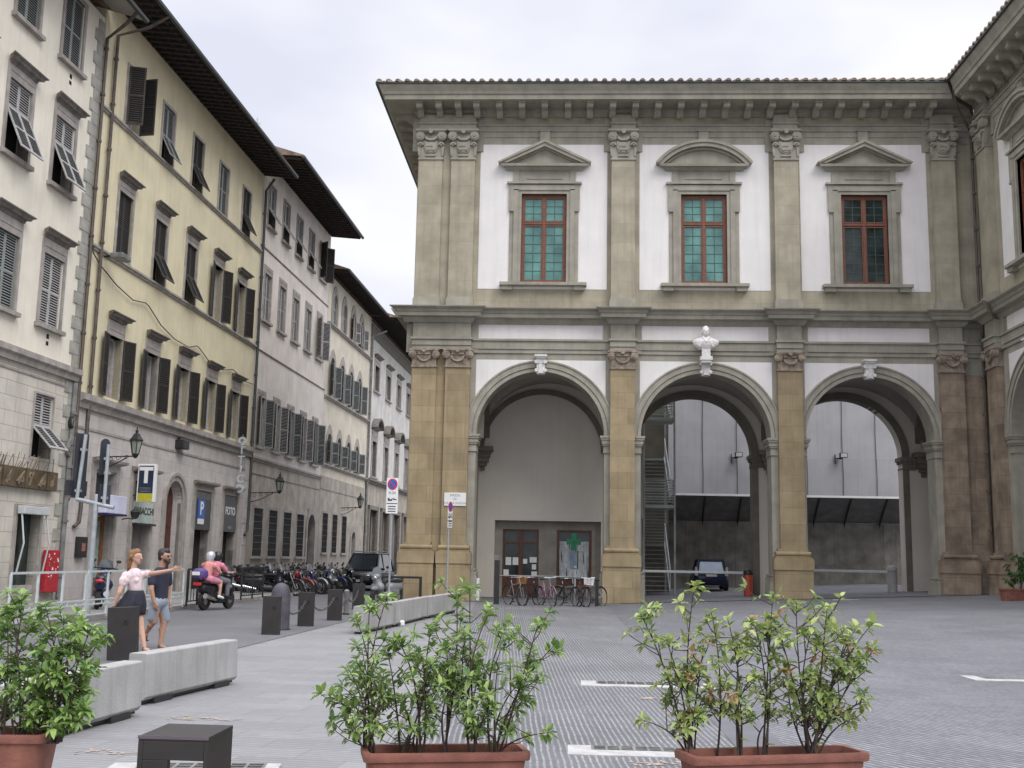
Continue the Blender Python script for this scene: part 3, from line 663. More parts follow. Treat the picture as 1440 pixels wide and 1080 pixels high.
blob('bust', [('b', (0, 0, 1.0), (.16, .19, .23)), ('b', (0, -.11, .90), (.11, .10, .13)), ('b', (0, -.205, .96), (.03, .045, .06)), ('b', (.165, 0, .96), (.03, .04, .07)), ('b', (-.165, 0, .96), (.03, .04, .07)),
    ('b', (.065, -.165, 1.04), (.05, .03, .02)), ('b', (-.065, -.165, 1.04), (.05, .03, .02)), ('b', (0, -.19, .86), (.055, .03, .02)),
    ('c', (0, .0, .55), (0, 0, .86), .14, .115), ('l', [((0, 0, .28), .27, .13), ((0, 0, .36), .38, .17), ((0, 0, .46), .48, .20), ((0, 0, .58), .52, .20), ((0, 0, .66), .48, .18), ((0, 0, .73), .30, .15), ((0, 0, .78), .17, .13)], 0),
    ('c', (-.13, -.13, .76), (0, -.2, .56), .035, .035), ('c', (.13, -.13, .76), (0, -.2, .56), .035, .035), ('c', (-.26, -.16, .38), (-.12, -.2, .6), .03, .02), ('c', (.26, -.16, .38), (.12, -.2, .6), .03, .02)], M_marble, bu, .02, 2)
part('pedestal', MB().box(-.16, .16, -.14, .13, .0, .3).box(-.2, .2, -.16, .13, -.08, .0).box(-.24, .24, -.2, .14, -.14, -.08).box(-.19, .19, -.16, .14, -.24, -.14), M_marble, bu)

# right-hand wing of the same palace
wing = thing('palace_wing', 'wing of the palace at the right edge of the picture, turning towards the camera', 'building')
wp = [(.83, 1.78, -.1, M_brownst, None), (7.9, 8.8, -.1, M_ochre, None), (14.2, 15.1, -.1, M_ochre, None)]
facade(wing, TW, .29, 16.0, wp, [(4.78, 2.45), (11.4, 2.45)], [(4.78, 'seg', M_dglass), (11.4, 'tri', M_dglass)], [(2.28, 7.3), (8.95, 13.8)])
wc = MB(TW); wc.sweep(TOPC, .29, 16.0, -1, 0); wct = part('crowning_cornice', wc, M_serena, wing)
for k in range(16): modillion(wct, TW, 1.75+k*.86)
m = MB(); m.add([(14.55, 26.7, 20.23), (14.55, 41.1, 20.23), (14.55, 44, 20.23), (18.6, 45.2, 21.75), (18.6, 26.7, 21.75)], [(0, 1, 2, 3, 4)]); m.box(18.6, 21, 26.7, 47.6, 20.3, 21.7)
part('roof', m, M_tile, wing)
tl = MB(); y = 27.0
while y < 44.5:
    vs = []; n = 6
    for xx, zz in ((14.46, 20.235), (18.0, 21.55)):
        for k in range(n): t = pi*k/(n-1); vs.append((xx, y+.1*cos(t), zz+.105*sin(t)))
    tl.add(vs, [(k, k+1, n+k+1, n+k) for k in range(n-1)]+[tuple(range(n))]); y += .372
part('roof_tiles', tl, M_tile, wing)
part('gutter', MB().box(14.49, 14.62, 26.7, 41.2, 20.16, 20.234), M_gutter, wing)
part('rear_block', MB().box(20.7, 22, 26.7, 47.6, -.4, 20.3).box(16.69, 20.69, 26.7, 47.6, 11.0, 20.3), M_inner, wing)
for a, b in ((35.0, 42.72), (27.5, 35.0)): vault(17.04, 20.69, a, b, wing)
# downpipe in the inner corner
dp = thing('corner_downpipe', 'dark downpipe running down the inner corner between the palace and its wing', 'downpipe', (15.72, 42.28, 0))
part('pipe', MB().tube([(-.9, -1.0, 20.0), (-.75, -.8, 19.3), (.08, .06, 18.6), (.08, .06, 11.9), (.02, -.5, 11.5), (.02, -.55, 11.1), (.12, .0, 10.4), (.12, .0, .5)], .055), M_pipe, dp, smooth=True)
for k in range(12): part('bracket', MB().tube([(.08, 0, 1.5+k*1.45), (.08, 0, 1.58+k*1.45)], .085, 8), M_pipe, dp)
# street-name plaque
pl = thing('street_plaque', 'white marble street name plaque on the ochre corner pilaster', 'sign', (-4.24, 42.45-.02, 3.83))
part('slab', MB().box(-.42, .42, -.02, .02, -.25, .25), M_signw, pl, bevel=.005)
for i, t in enumerate(('PIAZZA', 'DI', 'S.MARIA NUOVA')): lettering(t, .115, mat('plaque_letter', (.25, .25, .30), .8), pl, (0, -.024, .15-.15*i), (pi/2, 0, 0), .002)
# ------------------------------------------------------------ courtyard behind the arches
M_tarp = mat('sheeted_wall', (.37, .375, .395), .8, .10, .6, streak=.2, bump=.3, bscale=3, brick=(4.2, 3.6, (.8, .8, .8), .06, .01))
VX = [at(q, 600, 59.9).x for q in (988, 1036, 1134, 1184, 1231)]
cw = thing('courtyard_wall', 'tall grey sheeted wall of the courtyard seen through the arches', 'wall', (0, 0, 0))
m = MB(); m.box(3.2, 27, 60.0, 60.4, -.4, 19); part('wall', m, M_tarp, cw)
m = MB()
for x in VX: m.tube([(x+.02*sin(k*1.7), 59.95, 5.0+k*1.2) for k in range(11)], .016, 6)
for x in VX: m.tube([(x, 59.9, 5.2), (x+.15, 59.6, 4.6)], .03, 6)
part('cable', m, M_iron, cw)
cn = thing('canopy', 'long dark lean-to canopy along the foot of the courtyard wall', 'canopy', (0, 0, 0))
m = MB(); m.add([(4.6, 57.8, 5.03), (24, 57.8, 5.06), (24, 59.98, 3.85), (4.6, 59.98, 3.80), (4.6, 57.8, 5.09), (24, 57.8, 5.12), (24, 59.98, 3.93), (4.6, 59.98, 3.88)], [(0, 1, 2, 3), (4, 5, 6, 7), (0, 1, 5, 4), (1, 2, 6, 5), (2, 3, 7, 6), (3, 0, 4, 7)])
part('roof_sheet', m, mat('canopy_sheet', (.15, .145, .14), .8, .2, 2), cn)
part('front_edge', MB().box(4.6, 24, 57.72, 57.8, 5.02, 5.13), M_signw, cn)
for x in [at(q, 715, 59).x for q in (988, 1038, 1146, 1190, 1240)]: part('bracket', MB().tube([(x, 57.9, 5.0), (x+.1, 59.9, 3.75), (x+.1, 59.95, 3.0)], .05, 6), M_iron, cn)
part('backing_wall', MB().box(4.6, 24, 59.88, 59.985, 0, 3.8), mat('shade_toned_planks', (.21, .20, .185), .9, .3, 1.5, streak=.6, brick=(2.6, 9, (.4, .4, .4), .2, .012)), cn)  # wall under the canopy: its shade is put into the darker colour
for px, py in ((1038, 640), (1185, 641)):
    p = at(px, py, 59.5)
    t = thing('floodlight', 'small floodlight on the grey wall seen through the %s arch' % ('middle' if px < 1100 else 'right-hand'), 'lamp', p, 0, 'floodlights on the courtyard wall')
    part('housing', MB().box(-.18, .22, -.2, .02, -.12, .15), M_iron, t, bevel=.02); part('lens', MB().box(-.14, .18, -.215, -.2, -.09, .11), mat('lamp_glass', (.45, .45, .42), .3), t); part('arm', MB().box(-.3, .0, 0.0, .45, -.16, -.11).box(-.33, -.28, .38, .45, -.4, .1), M_iron, t)
# steel escape stair
es = thing('escape_stair', 'grey steel escape stair with landings left of the middle arch', 'stair', (3.55, 50, 0))
M_st = mat('stair_steel', (.36, .39, .36), .5, .2, 3)
part('stairwell_panel', MB().box(-.14, 1.45, 4.3, 4.4, 0, 9.5), M_darkst, es)
z0 = .25
def flight(za, zb, ya, yb, name='flight'):
    n = max(3, int(abs(zb-za)/.185)); m = MB()
    for k in range(n):
        t = (k+.5)/n; y = ya+(yb-ya)*t; z = za+(zb-za)*t; m.box(.06, 1.12, y-.13, y+.13, z-.025, z)
    for x in (.0, 1.12): m.add([(x, ya, za-.15), (x+.05, ya, za-.15), (x+.05, yb, zb-.15), (x, yb, zb-.15), (x, ya, za+.08), (x+.05, ya, za+.08), (x+.05, yb, zb+.08), (x, yb, zb+.08)], [(0, 1, 2, 3), (4, 5, 6, 7), (0, 1, 5, 4), (1, 2, 6, 5), (2, 3, 7, 6), (3, 0, 4, 7)])
    part(name, m, M_st, es)
    m = MB()
    for x in (.02, 1.16):
        m.tube([(x, ya, za+.95), (x, yb, zb+.95)], .025, 6)
        for k in range(5): t = k/4; m.tube([(x, ya+(yb-ya)*t, za+(zb-za)*t), (x, ya+(yb-ya)*t, za+(zb-za)*t+.95)], .018, 5)
    part('handrail', m, M_wpaint, es)
flight(z0, 2.45, .4, 3.2); flight(4.4, 6.5, .4, 3.2); flight(8.2, 10.2, .4, 3.2)
for zl in (4.1, 8.0):
    m = MB(); m.box(-.1, 1.3, -.6, .9, zl-.14, zl); 
    part('landing', m, M_st, es); m = MB()
    for k in range(9): m.box(-.05, 1.25, -.6, -.56, zl+.1+k*.12, zl+.15+k*.12)
    for x in (-.08, 1.24): m.box(x, x+.05, -.62, -.55, zl-.1, zl+1.25)
    for k in range(9): m.box(1.24, 1.27, -.6, .9, zl+.1+k*.12, zl+.13+k*.12)
    part('railing', m, M_st, es)
m = MB(); m.box(-.1, 1.3, 3.2, 4.2, 2.35, 2.45).box(-.1, 1.3, 3.2, 4.2, 6.4, 6.5); part('landing', m, M_st, es)
m = MB()
for x in (-.12, 1.24): m.box(x, x+.08, -.5, -.42, 0.1, 12).box(x, x+.08, 4.1, 4.18, 0.1, 12)
part('post', m, M_st, es)
m = MB(); n = 11
for k in range(n):
    t = (k+.5)/n; y = 3.2-(2.4)*t; z = 2.5+1.5*t; m.box(.06, 1.12, y-.13, y+.13, z-.025, z)
part('flight', m, M_st, es)
# ============================================================ HOUSES ALONG THE STREET (left)
TS = lambda a, b, c: (c, a, b)
_leaf = {}
def leaf_mesh(w, h, m, top=False, mir=1):
    k = (round(w, 3), round(h, 3), m.name, top, mir)
    if k in _leaf: return _leaf[k]
    b = MB(lambda a, z, c: (c, a*mir, z-(h if top else 0))); s = .055; t = .02
    b.box(0, s, 0, h, -t, t).box(w-s, w, 0, h, -t, t).box(s, w-s, 0, s*1.3, -t, t).box(s, w-s, h-s, h, -t, t)
    if h > 1.3: b.box(s, w-s, h*.5-s/2, h*.5+s/2, -t, t)
    b.k = 1; b.box(s, w-s, s, h-s, -.003, .003); b.k = 0  # dark sheet between the slats, painted as the shade in their gaps
    n = int((h-s*2)/.075)
    for i in range(n):
        z = s*1.3+(h-2.3*s)*(i+.5)/n
        b.add([(s, z-.026, .016), (w-s, z-.026, .016), (w-s, z+.026, -.016), (s, z+.026, -.016), (s, z-.02, .02), (w-s, z-.02, .02), (w-s, z+.032, -.012), (s, z+.032, -.012)], [(0, 1, 2, 3), (4, 5, 6, 7), (0, 1, 5, 4), (2, 3, 7, 6)])
    me = b.mesh('shutter', [m, M_void]); _leaf[k] = me; return me
def inst(name, me, parent, loc, rot=(0, 0, 0), label=None):
    o = bpy.data.objects.new(name, me); COL.objects.link(o); o.parent = parent; o.location = loc; o.rotation_euler = rot
    if label: o['label'] = label
    return o
def swin(root, a, z0, z1, w, style, shm, hood=None, sill=True, trim=.13, trm=None, pane=None, ang=None, tiltf=.45, arch=False, head=0.):
    trm = trm or M_trim; h = z1-z0
    m = MB(TS); y0, y1 = a-w/2, a+w/2
    if not arch:
        m.box(y0-trim, y0, z0, z1, -.3, .05).box(y1, y1+trim, z0, z1, -.3, .05).box(y0-trim, y1+trim, z1, z1+trim, -.3, .05)
        if head: m.box(y0-trim, y1+trim, z1+trim, z1+head, 0, .045).box(y0-trim+.1, y1+trim-.1, z1+trim+.06, z1+head-.08, .045, .06)
    else:
        r = w/2; zs = z1-r*1.25
        m.box(y0-trim, y0, z0, zs, -.3, .05).box(y1, y1+trim, z0, zs, -.3, .05)
        # pointed stone surround
        n = 8
        for sg in (-1, 1):
            P = [(a+sg*r*cos(t), zs+r*sin(t)) for t in [pi/2*i/n for i in range(n+1)]]
            Q = [(a+sg*(r+trim)*(1-(i/n)**1.3), zs+(r+trim*1.0)*sin(pi/2*(i/n)**.9)+(r*.45)*(i/n)) for i in range(n+1)]
            for i in range(n): m.prism([P[i], P[i+1], Q[i+1], Q[i]], -.3, .05)
    wo = part('window', m, trm, root)
    if hood:
        m = MB(TS); zz = hood; e = w/2+trim+.17
        m.sweep([(zz-.2, 0), (zz-.2, .07), (zz-.12, .1), (zz-.1, .2), (zz-.04, .22), (zz, .3), (zz+.03, .3), (zz+.06, 0)], a-e+.25, a+e-.25, 1, 1); part('hood', m, M_trimd, wo)
    if sill: part('sill', MB(TS).box(y0-trim-.08, y1+trim+.08, z0-.12, z0, -.2, .16), trm, wo)
    zt = z1 if not arch else z1-.02
    part('pane', MB(TS).box(y0, y1, z0, zt, -.36, -.33) if not arch else MB(TS).box(y0, y1, z0, z1-w*.6, -.36, -.33), pane or M_void, wo)
    lw = w/2-.01
    if style == 'closed':
        me = leaf_mesh(lw, h-.02, shm); inst('shutter', me, wo, (-.06, y0+.005, z0+.01)); inst('shutter', leaf_mesh(lw, h-.02, shm, False, -1), wo, (-.06, y1-.005, z0+.01))
    elif style == 'open':
        hh = h-.02 if not arch else (z1-w*.55-z0)
        me = leaf_mesh(lw, hh, shm); A_ = ang or (2.75, 2.75)
        inst('shutter', me, wo, (.07, y0-.01, z0+.01), (0, 0, -A_[0])); inst('shutter', leaf_mesh(lw, hh, shm, False, -1), wo, (.07, y1+.01, z0+.01), (0, 0, A_[1]))
        mm = MB(TS); mm.box(y0, y0+.07, z0, zt-.02, -.3, -.24).box(y1-.07, y1, z0, zt-.02, -.3, -.24).box(a-.04, a+.04, z0, zt-.02, -.3, -.23)
        if not arch: mm.box(y0+.07, y1-.07, z1-.08, z1, -.3, -.24)
        part('casement', mm, M_shP if shm is not M_shP else M_trimd, wo)
        vs = []; n = 16
        for j in (0, 1):
            for i in range(n+1): vs.append((-.31+.012*sin(i*2.1), y0+.05+(w-.1)*i/n, z0+j*(h*(.97 if not arch else .72))))
        mm = MB(); mm.add(vs, [(i, i+1, n+2+i, n+1+i) for i in range(n)]); part('curtain', mm, M_curt, wo, clean=False)
    elif style == 'tilt':
        hf = h*tiltf; hu = h-hf
        me = leaf_mesh(lw, hu-.01, shm); inst('shutter', me, wo, (-.05, y0+.005, z0+hf)); inst('shutter', leaf_mesh(lw, hu-.01, shm, False, -1), wo, (-.05, y1-.005, z0+hf))
        mf = leaf_mesh(lw, hf, shm, True); t = ang[0] if ang else .5
        inst('shutter', mf, wo, (-.02, y0+.005, z0+hf), (0, -t, 0)); inst('shutter', mf, wo, (-.02, y0+.015+lw, z0+hf), (0, -t, 0))
    elif style == 'grille':
        mm = MB(TS); k = int(w/.14)
        for i in range(k+1): mm.box(y0+w*i/k-.012, y0+w*i/k+.012, z0, z1, .0, .024)
        k = int(h/.3)
        for i in range(k+1): mm.box(y0, y1, z0+h*i/k-.012, z0+h*i/k+.012, .02, .04)
        part('grille', mm, M_iron, wo)
    return wo
def house(name, label, s0, s1, floors, holes, depth=12, zt=20.0, side=None):
    """floors: list (z0,z1,material,offset)"""
    r = thing(name, label, 'house', tuple(SW(s0, 0, 0)), -STREET); Lh = s1-s0
    for z0, z1, m, c in floors:
        mb = MB(TS); hs = [(h[0], h[1], h[2], h[3]) for h in holes if h[2] < z1 and h[3] > z0]
        wall_panel(mb, 0, Lh, z0, z1, hs, -.40, c)
        part('wall', mb, m, r)
    part('body', MB(TS).box(.005, Lh-.005, -.3, zt, -depth, -.401), side or floors[-1][2], r)
    return r
def eaves(r, a0, a1, zt, out, m=None, depth=12, slope=.32, raft=True, rise=.18, ends=0.):
    m = m or M_eave; mb = MB(TS)
    mb.sweep([(zt, out), (zt+.05, out), (zt+rise+.05, -.2), (zt+rise, -.2)], a0-ends, a1+ends)
    ev = part('eave', mb, m, r)
    if raft:
        mb = MB(TS); n = int((a1-a0)/.42)
        for i in range(n+1):
            a = a0+.1+(a1-a0-.2)*i/n; mb.add([(a-.045, zt-.10, out-.04), (a+.045, zt-.10, out-.04), (a+.045, zt+rise-.12, 0), (a-.045, zt+rise-.12, 0), (a-.045, zt+.0, out-.02), (a+.045, zt+.0, out-.02), (a+.045, zt+rise, 0), (a-.045, zt+rise, 0)],
                [(0, 1, 2, 3), (4, 5, 6, 7), (0, 1, 5, 4), (1, 2, 6, 5), (2, 3, 7, 6), (3, 0, 4, 7)])
        for k in range(3):
            c = out*(.25+.3*k); mb.box(a0, a1, zt+rise*(1-c/out)-.06, zt+rise*(1-c/out)-.02, c-.03, c+.03)
        part('rafters', mb, M_raft, ev)
    mb = MB(TS); dd = depth*.55
    mb.sweep([(zt+.05, out+.12), (zt+.1, out+.12), (zt+.1+dd*slope, -dd+out), (zt+.1+dd*slope-1.6, -depth), (zt, -depth), (zt+rise, -.3)], a0-ends-.1, a1+ends+.1)
    part('roof', mb, M_tile, r)
    mb = MB(TS); mb.arc(0, 0, 0, 0, 0, 0, n=1) if False else None
    mb.sweep([(zt+.06, out), (zt-.03, out+.02), (zt-.06, out+.08), (zt-.03, out+.15), (zt+.06, out+.17)], a0-ends-.1, a1+ends+.1); part('gutter', mb, M_gutter, r)
def band(r, a0, a1, z, h, c, m=None, name='string_course'):
    mb = MB(TS); mb.sweep([(z, 0), (z, c*.5), (z+h*.35, c*.6), (z+h*.5, c), (z+h*.9, c), (z+h, 0)], a0, a1); part(name, mb, m or M_trim, r)

# --- cream house, far left
s0 = 21.0; LH = 33.25-s0
c1, c2 = 31.22-s0, 28.55-s0; c3 = c2-2.67
rowsF = [(16.5, 18.75), (12.5, 14.65), (8.2, 10.35)]
holes = [(c-.62, c+.62, z0, z1) for z0, z1 in rowsF for c in (c1, c2, c3)]+[(31.35-s0-.55, 31.35-s0+.55, 4.3, 6.15), (30.35-s0, 31.65-s0, -.2, 2.75)]
far = house('cream_house', 'cream plastered house with grey quoins at the left edge of the picture, stone-coursed ground floor', s0, 33.25, [(-.3, 6.95, M_ash2, 0), (6.95, 19.1, M_cream, .0)], holes, zt=19.1)
for i, c in enumerate((c1, c2, c3)):
    swin(far, c, 16.5, 18.75, 1.24, 'closed', M_shG); swin(far, c, 12.5, 14.65, 1.24, 'tilt', M_shP, hood=15.22, head=.45, ang=(.42,), tiltf=.62)
    swin(far, c, 8.2, 10.35, 1.24, 'closed', M_shP if i == 0 else M_shG, hood=11.0, head=.5)
swin(far, 31.35-s0, 4.3, 6.15, 1.1, 'tilt', M_shP, sill=False, trim=.05, ang=(.75,), tiltf=.5)
band(far, 0, LH, 6.85, .42, .22); part('upper_moulding', MB(TS).box(0, LH-.4, 6.6, 6.66, 0, .03), M_trim, far)
mb = MB(TS)
for k in range(29): w_ = .62 if k % 2 else .42; mb.box(LH-w_, LH+.02, 7.3+k*.4, 7.3+k*.4+.385, .0, .035)
part('quoins', mb, M_quoin, far)
mb = MB(TS)
for k in range(18): w_ = .7 if k % 2 else .45; mb.box(LH-w_, LH+.02, k*.38, k*.38+.365, .0, .035)
part('quoins', mb, M_quoin, far)
eaves(far, 0, LH, 19.0, 1.3, M_vault, raft=False, rise=.55)
sw_ = MB(TS); a0, a1 = 30.35-s0, 31.65-s0; sw_.box(a0-.14, a0, -.1, 2.9, -.3, .06).box(a1, a1+.14, -.1, 2.9, -.3, .06).box(a0, a1, 2.75, 2.9, -.3, .06).box(a0, a1, .0, .6, -.3, -.02)
shw = part('shop_window', sw_, M_trim, far); part('pane', MB(TS).box(a0, a1, .6, 2.75, -.26, -.24), M_dglass, shw)
t = thing('shop_awning', 'white folding awning frame over the dark shop window of the cream house', 'awning', tuple(SW(31.0, 0, 0)), -STREET)
part('box', MB(TS).box(-.75, .75, 2.62, 2.85, .08, .3), M_wpaint, t, bevel=.02); part('arm', MB(TS).tube([(-.7, 2.62, .2), (-.73, 1.8, .34), (-.74, 1.0, .2)], .025, 6), M_wpaint, t); part('arm', MB(TS).tube([(.7, 2.62, .2), (.73, 1.8, .34), (.74, 1.0, .2)], .025, 6), M_wpaint, t)
t = thing('shop_fascia', 'weathered brown letter blocks along the wall above the shop window', 'sign', tuple(SW(30.3, .0, 0)), -STREET)
for k in range(6):
    mb = MB(TS); mg = MB(TS)
    a = -1.75+k*.62; mb.box(a, a+.58, 3.36, 3.92, .02, .16+.03*(k % 2)); 
    mg.prism([(a+.1, 3.42+.05*(k % 3)), (a+.2, 3.42), (a+.48-.1*(k % 2), 3.83), (a+.34, 3.84-.06*(k % 3))], .16, .205)
    if k % 3: mg.arc(a+.34-.1*(k % 2), 3.58, .05, .09, .19, .21, 0, 2*pi, 10)
    else: mg.arc(a+.2, 3.72, .05, .1, .19, .21, .5, 4.5, 10)
    part('block', mb, mat('olive_brown_block', (.12, .085, .045), .7, .3, 3), t, bevel=.01); part('relief', mg, mat('olive_relief', (.25, .21, .14), .7, .3, 3), t)
for k in range(26):
    mb = MB(TS); a = -1.7+rnd.random()*3.5; mb.tube([(a, 3.92, .12), (a+rnd.uniform(-.12, .12), 4.1+rnd.random()*.25, .15+rnd.random()*.1)], .012, 5)
    part('dry_stem', mb, mat('dry_plant', (.25, .2, .15), .9, .3, 9), t)
t = thing('notice_box', 'red notice board spotted with white stickers beside the shop window', 'notice board', tuple(SW(32.42, .05, 1.0)), -STREET)
part('board', MB(TS).box(-.45, .32, -.62, .62, 0, .16), mat('red_board', (.42, .02, .03), .5, .2, 6, spots=.2), t, bevel=.02)
for k in range(22):
    a, z = rnd.uniform(-.4, .2), rnd.uniform(-.25, .5); q = rnd.uniform(.02, .06)*(2 if k < 3 else 1); part('sticker', MB(TS).box(a, a+q, z, z+q*.9, .16, .166+k*.0004), M_signw, t)
for z, a in ((5.55, 33.0), (4.75, 32.95)):
    t = thing('wall_bell', 'dark round vent on the corner of the cream house' if z > 5 else 'grey cowl below the round vent on the cream house', 'vent', tuple(SW(a, .04, z)), -STREET)
    part('cowl', MB(TS).prism([(.14*cos(k*pi/8), (.2 if z > 5 else .28)*sin(k*pi/8)) for k in range(16)], 0, .12), M_iron if z > 5 else M_pipeg, t, bevel=.02); part('rim', MB(TS).arc(0, 0, .1, .13, .12, .14, 0, 2*pi, 14), M_pipeg, t)

# --- yellow house
s0 = 33.3; LY = 50.9-s0; cs = [35.8+3.17*k-s0 for k in range(5)]
A = lambda s: s-s0
holes = [(c-.56, c+.56, z0, z1) for c in cs for z0, z1 in ((6.72, 8.82), (11.52, 13.85), (16.22, 18.35))]
shops = [(34.95, 36.5, 2.75, 4.2), (38.05, 39.6, 2.6, 4.15), (44.1, 45.95, 2.55, 4.1), (47.6, 49.3, 2.55, 4.1)]
for a, b, z, zt in shops: holes.append((A(a), A(b), -.2, zt))
arch_c = A(41.85)
holes.append((arch_c-.82, arch_c+.82, -.2, 3.5)); holes.append((arch_c-.82, arch_c+.82, 3.5, 4.35))
yel = house('yellow_house', 'yellow plastered house with a grey stone ground floor and dark overhanging eaves', s0, 50.9, [(-.3, 6.15, M_ash, .04), (6.15, 19.95, M_yel, 0)], holes, zt=19.95)
mb = MB(TS); arch_head(mb, arch_c, 3.53, .82, 4.351, -.4, .039, 16); part('arch_spandrel', mb, M_ash, yel)
stC = ['spread', 'tilt', 'tilt', 'closed', 'tilt']; stA = ['closed', 'tilt', 'tilt', 'open', 'open']
for i, c in enumerate(cs):
    if i == 0: swin(yel, c, 16.22, 18.35, 1.12, 'open', M_shD, sill=False, trim=.1, ang=(1.25, 1.45))
    else: swin(yel, c, 16.22, 18.35, 1.12, stC[i], M_shG if i in (1, 3) else M_shD, sill=False, trim=.1, ang=(.45,))
    swin(yel, c, 11.52, 13.85, 1.12, stA[i], M_shD, hood=14.42, sill=False, trim=.12, trm=M_trim, head=.42, ang=(.45,) if stA[i] == 'tilt' else (2.9, 2.7))
    swin(yel, c, 6.72, 8.82, 1.12, 'open', M_shD, hood=9.55, sill=False, trim=.12, head=.5, ang=(2.98, 2.75))
band(yel, 0, LY, 16.02, .16, .12); band(yel, 0, LY, 11.3, .18, .12); band(yel, 0, LY, 6.1, .5, .28); part('lower_moulding', MB(TS).box(0, LY, 5.45, 5.53, 0, .07), M_trim, yel)
eaves(yel, -.1, LY+.1, 19.9, 1.5)
mb = MB(TS)
for k in range(6): mb.box(LY-.45-(k % 2)*.15, LY+.01, k*1.0, k*1.0+.97, .04, .08)
part('pilaster_strip', mb, M_ash, yel)
for a, b, z, zt in shops:
    a, b = A(a), A(b); mb = MB(TS)
    mb.box(a-.22, a, -.1, zt+.05, -.35, .12).box(b, b+.22, -.1, zt+.05, -.35, .12).box(a-.22, b+.22, zt+.05, zt+.28, -.35, .12)
    mb.sweep([(zt+.28, 0), (zt+.28, .16), (zt+.34, .3), (zt+.42, .32), (zt+.45, 0)], a-.15, b+.15, 1, 1)
    part('shop_surround', mb, M_trim, yel)
def door_part(a, b, zt, m, kind):
    mb = MB(TS)
    if kind == 'glass':
        mb.box(a, a+.18, 0, zt, -.3, -.2).box(b-.18, b, 0, zt, -.3, -.2).box(a+.18, b-.18, zt-.15, zt, -.3, -.2).box(a+.18, b-.18, 0, .75, -.3, -.22).box((a+b)/2+.05, (a+b)/2+.2, .75, zt-.15, -.3, -.2)
    elif kind == 'roller':
        k = int(zt/.11)
        for i in range(k): mb.box(a, b, i*zt/k, (i+.88)*zt/k, -.28, -.22-.0)
        mb.box(a, b, 0, zt, -.3, -.26)
    elif kind == 'dark': mb.box(a, b, 0, zt, -.34, -.3); mb.box((a+b)/2-.03, (a+b)/2+.03, 0, zt, -.3, -.26)
    d = part('shop_door', mb, m, yel)
    if kind == 'glass': part('pane', MB(TS).box(a+.18, b-.18, .75, zt-.15, -.27, -.26), mat('pale_pane', (.35, .45, .43), .2, .3), d)
    return d
door_part(A(34.95), A(36.5), 2.75, mat('oak_door', (.22, .10, .04), .5, .3, 6), 'glass'); door_part(A(38.05), A(39.6), 2.55, mat('roller_shutter', (.22, .20, .19), .6, .2, 3), 'roller')
door_part(A(44.1), A(45.95), 2.55, M_void, 'dark'); door_part(A(47.6), A(49.3), 2.55, M_void, 'dark')
for a, b, z, zt in shops[:2]: part('transom', MB(TS).box(A(a), A(b), 3.45, zt, -.3, -.28), M_dglass, yel)
mb = MB(TS); zz = 3.53
mb.arc(arch_c, zz, .82, 1.02, -.1, .12, 0, pi, 20).arc(arch_c, zz, 1.02, 1.14, 0, .17, 0, pi, 20)
for sg in (-1, 1): mb.box(min(arch_c+sg*.82, arch_c+sg*1.02), max(arch_c+sg*.82, arch_c+sg*1.02), 0, zz, -.1, .12).box(min(arch_c+sg*1.02, arch_c+sg*1.14), max(arch_c+sg*1.02, arch_c+sg*1.14), 0, zz, 0, .17)
part('door_surround', mb, M_trim, yel)
mb = MB(TS); mb.box(arch_c-.82, arch_c+.82, 0, 4.4, -.36, -.3)
for sg in (-1, 1):
    for k in range(3): mb.box(min(arch_c+sg*.1, arch_c+sg*.7), max(arch_c+sg*.1, arch_c+sg*.7), .3+k*1.15, 1.25+k*1.15, -.3, -.25)
ad = part('arched_door', mb, mat('dark_red_door', (.10, .028, .02), .5, .3, 5), yel); part('handle', MB().ball((-.22, arch_c+.08, 1.3), .05), M_chrome, ad)
# signs and fixtures of the yellow house
def sthing(name, label, cat, s, o, z, group=None, rz=0): return thing(name, label, cat, tuple(SW(s, o, z)), -STREET+rz, group)
t = sthing('tobacco_sign', 'projecting white box sign with a large T and a yellow foot above the tobacconist door', 'sign', 37.9, .3, 3.95)
part('case', MB().box(-.02, .62, -.11, .11, -.62, .72), M_signw, t, bevel=.02); part('panel', MB().box(.04, .56, -.125, -.11, -.3, .66), mat('navy_panel', (.015, .025, .06), .5), t); part('foot_panel', MB().box(.04, .56, -.125, -.11, -.58, -.32), mat('yellow_panel', (.55, .5, .03), .5), t)
part('bracket', MB().box(-.3, -.02, -.02, .02, .4, .45), M_iron, t); part('bracket', MB().box(-.3, -.02, -.02, .02, -.4, -.35), M_iron, t); lettering('T', .75, M_signw, t, (.3, -.13, .3), (pi/2, 0, 0), .003, .03)
mb = MB(); mb.box(.1, .5, -.129, -.125, -.14, -.11).box(.1, .5, -.129, -.125, -.2, -.18).box(.1, .5, -.129, -.125, -.26, -.23); part('small_lines', mb, M_pipeg, t)
t = sthing('tobacco_board', 'pale green board reading TABACCHI over the roller shutter', 'sign', 38.85, .0, 3.02)
part('board', MB(TS).box(-.85, .85, -.4, .36, -.05, .16), mat('pale_green_board', (.45, .52, .46), .5, .1), t, bevel=.01); lettering('TABACCHI', .36, M_iron, t, (.168, 0, .02), (pi/2, 0, pi/2), .003, .004); part('lip', MB(TS).box(-.85, .85, -.48, -.41, 0, .3), M_iron, t)
t = sthing('bar_awning', 'white lit fascia over the wooden bar door nearest the cream house', 'sign', 35.75, 0, 3.1)
part('board', MB(TS).box(-.78, .82, -.26, .34, -.05, .5), mat('lilac_white_board', (.62, .62, .78), .5, .1), t, bevel=.02); part('trim', MB(TS).box(-.8, .84, -.32, -.261, -.05, .53), mat('navy_trim', (.02, .02, .08)), t)
t = sthing('parking_sign', 'dark shop panel with a blue P sign', 'sign', 45.02, .0, 3.3)
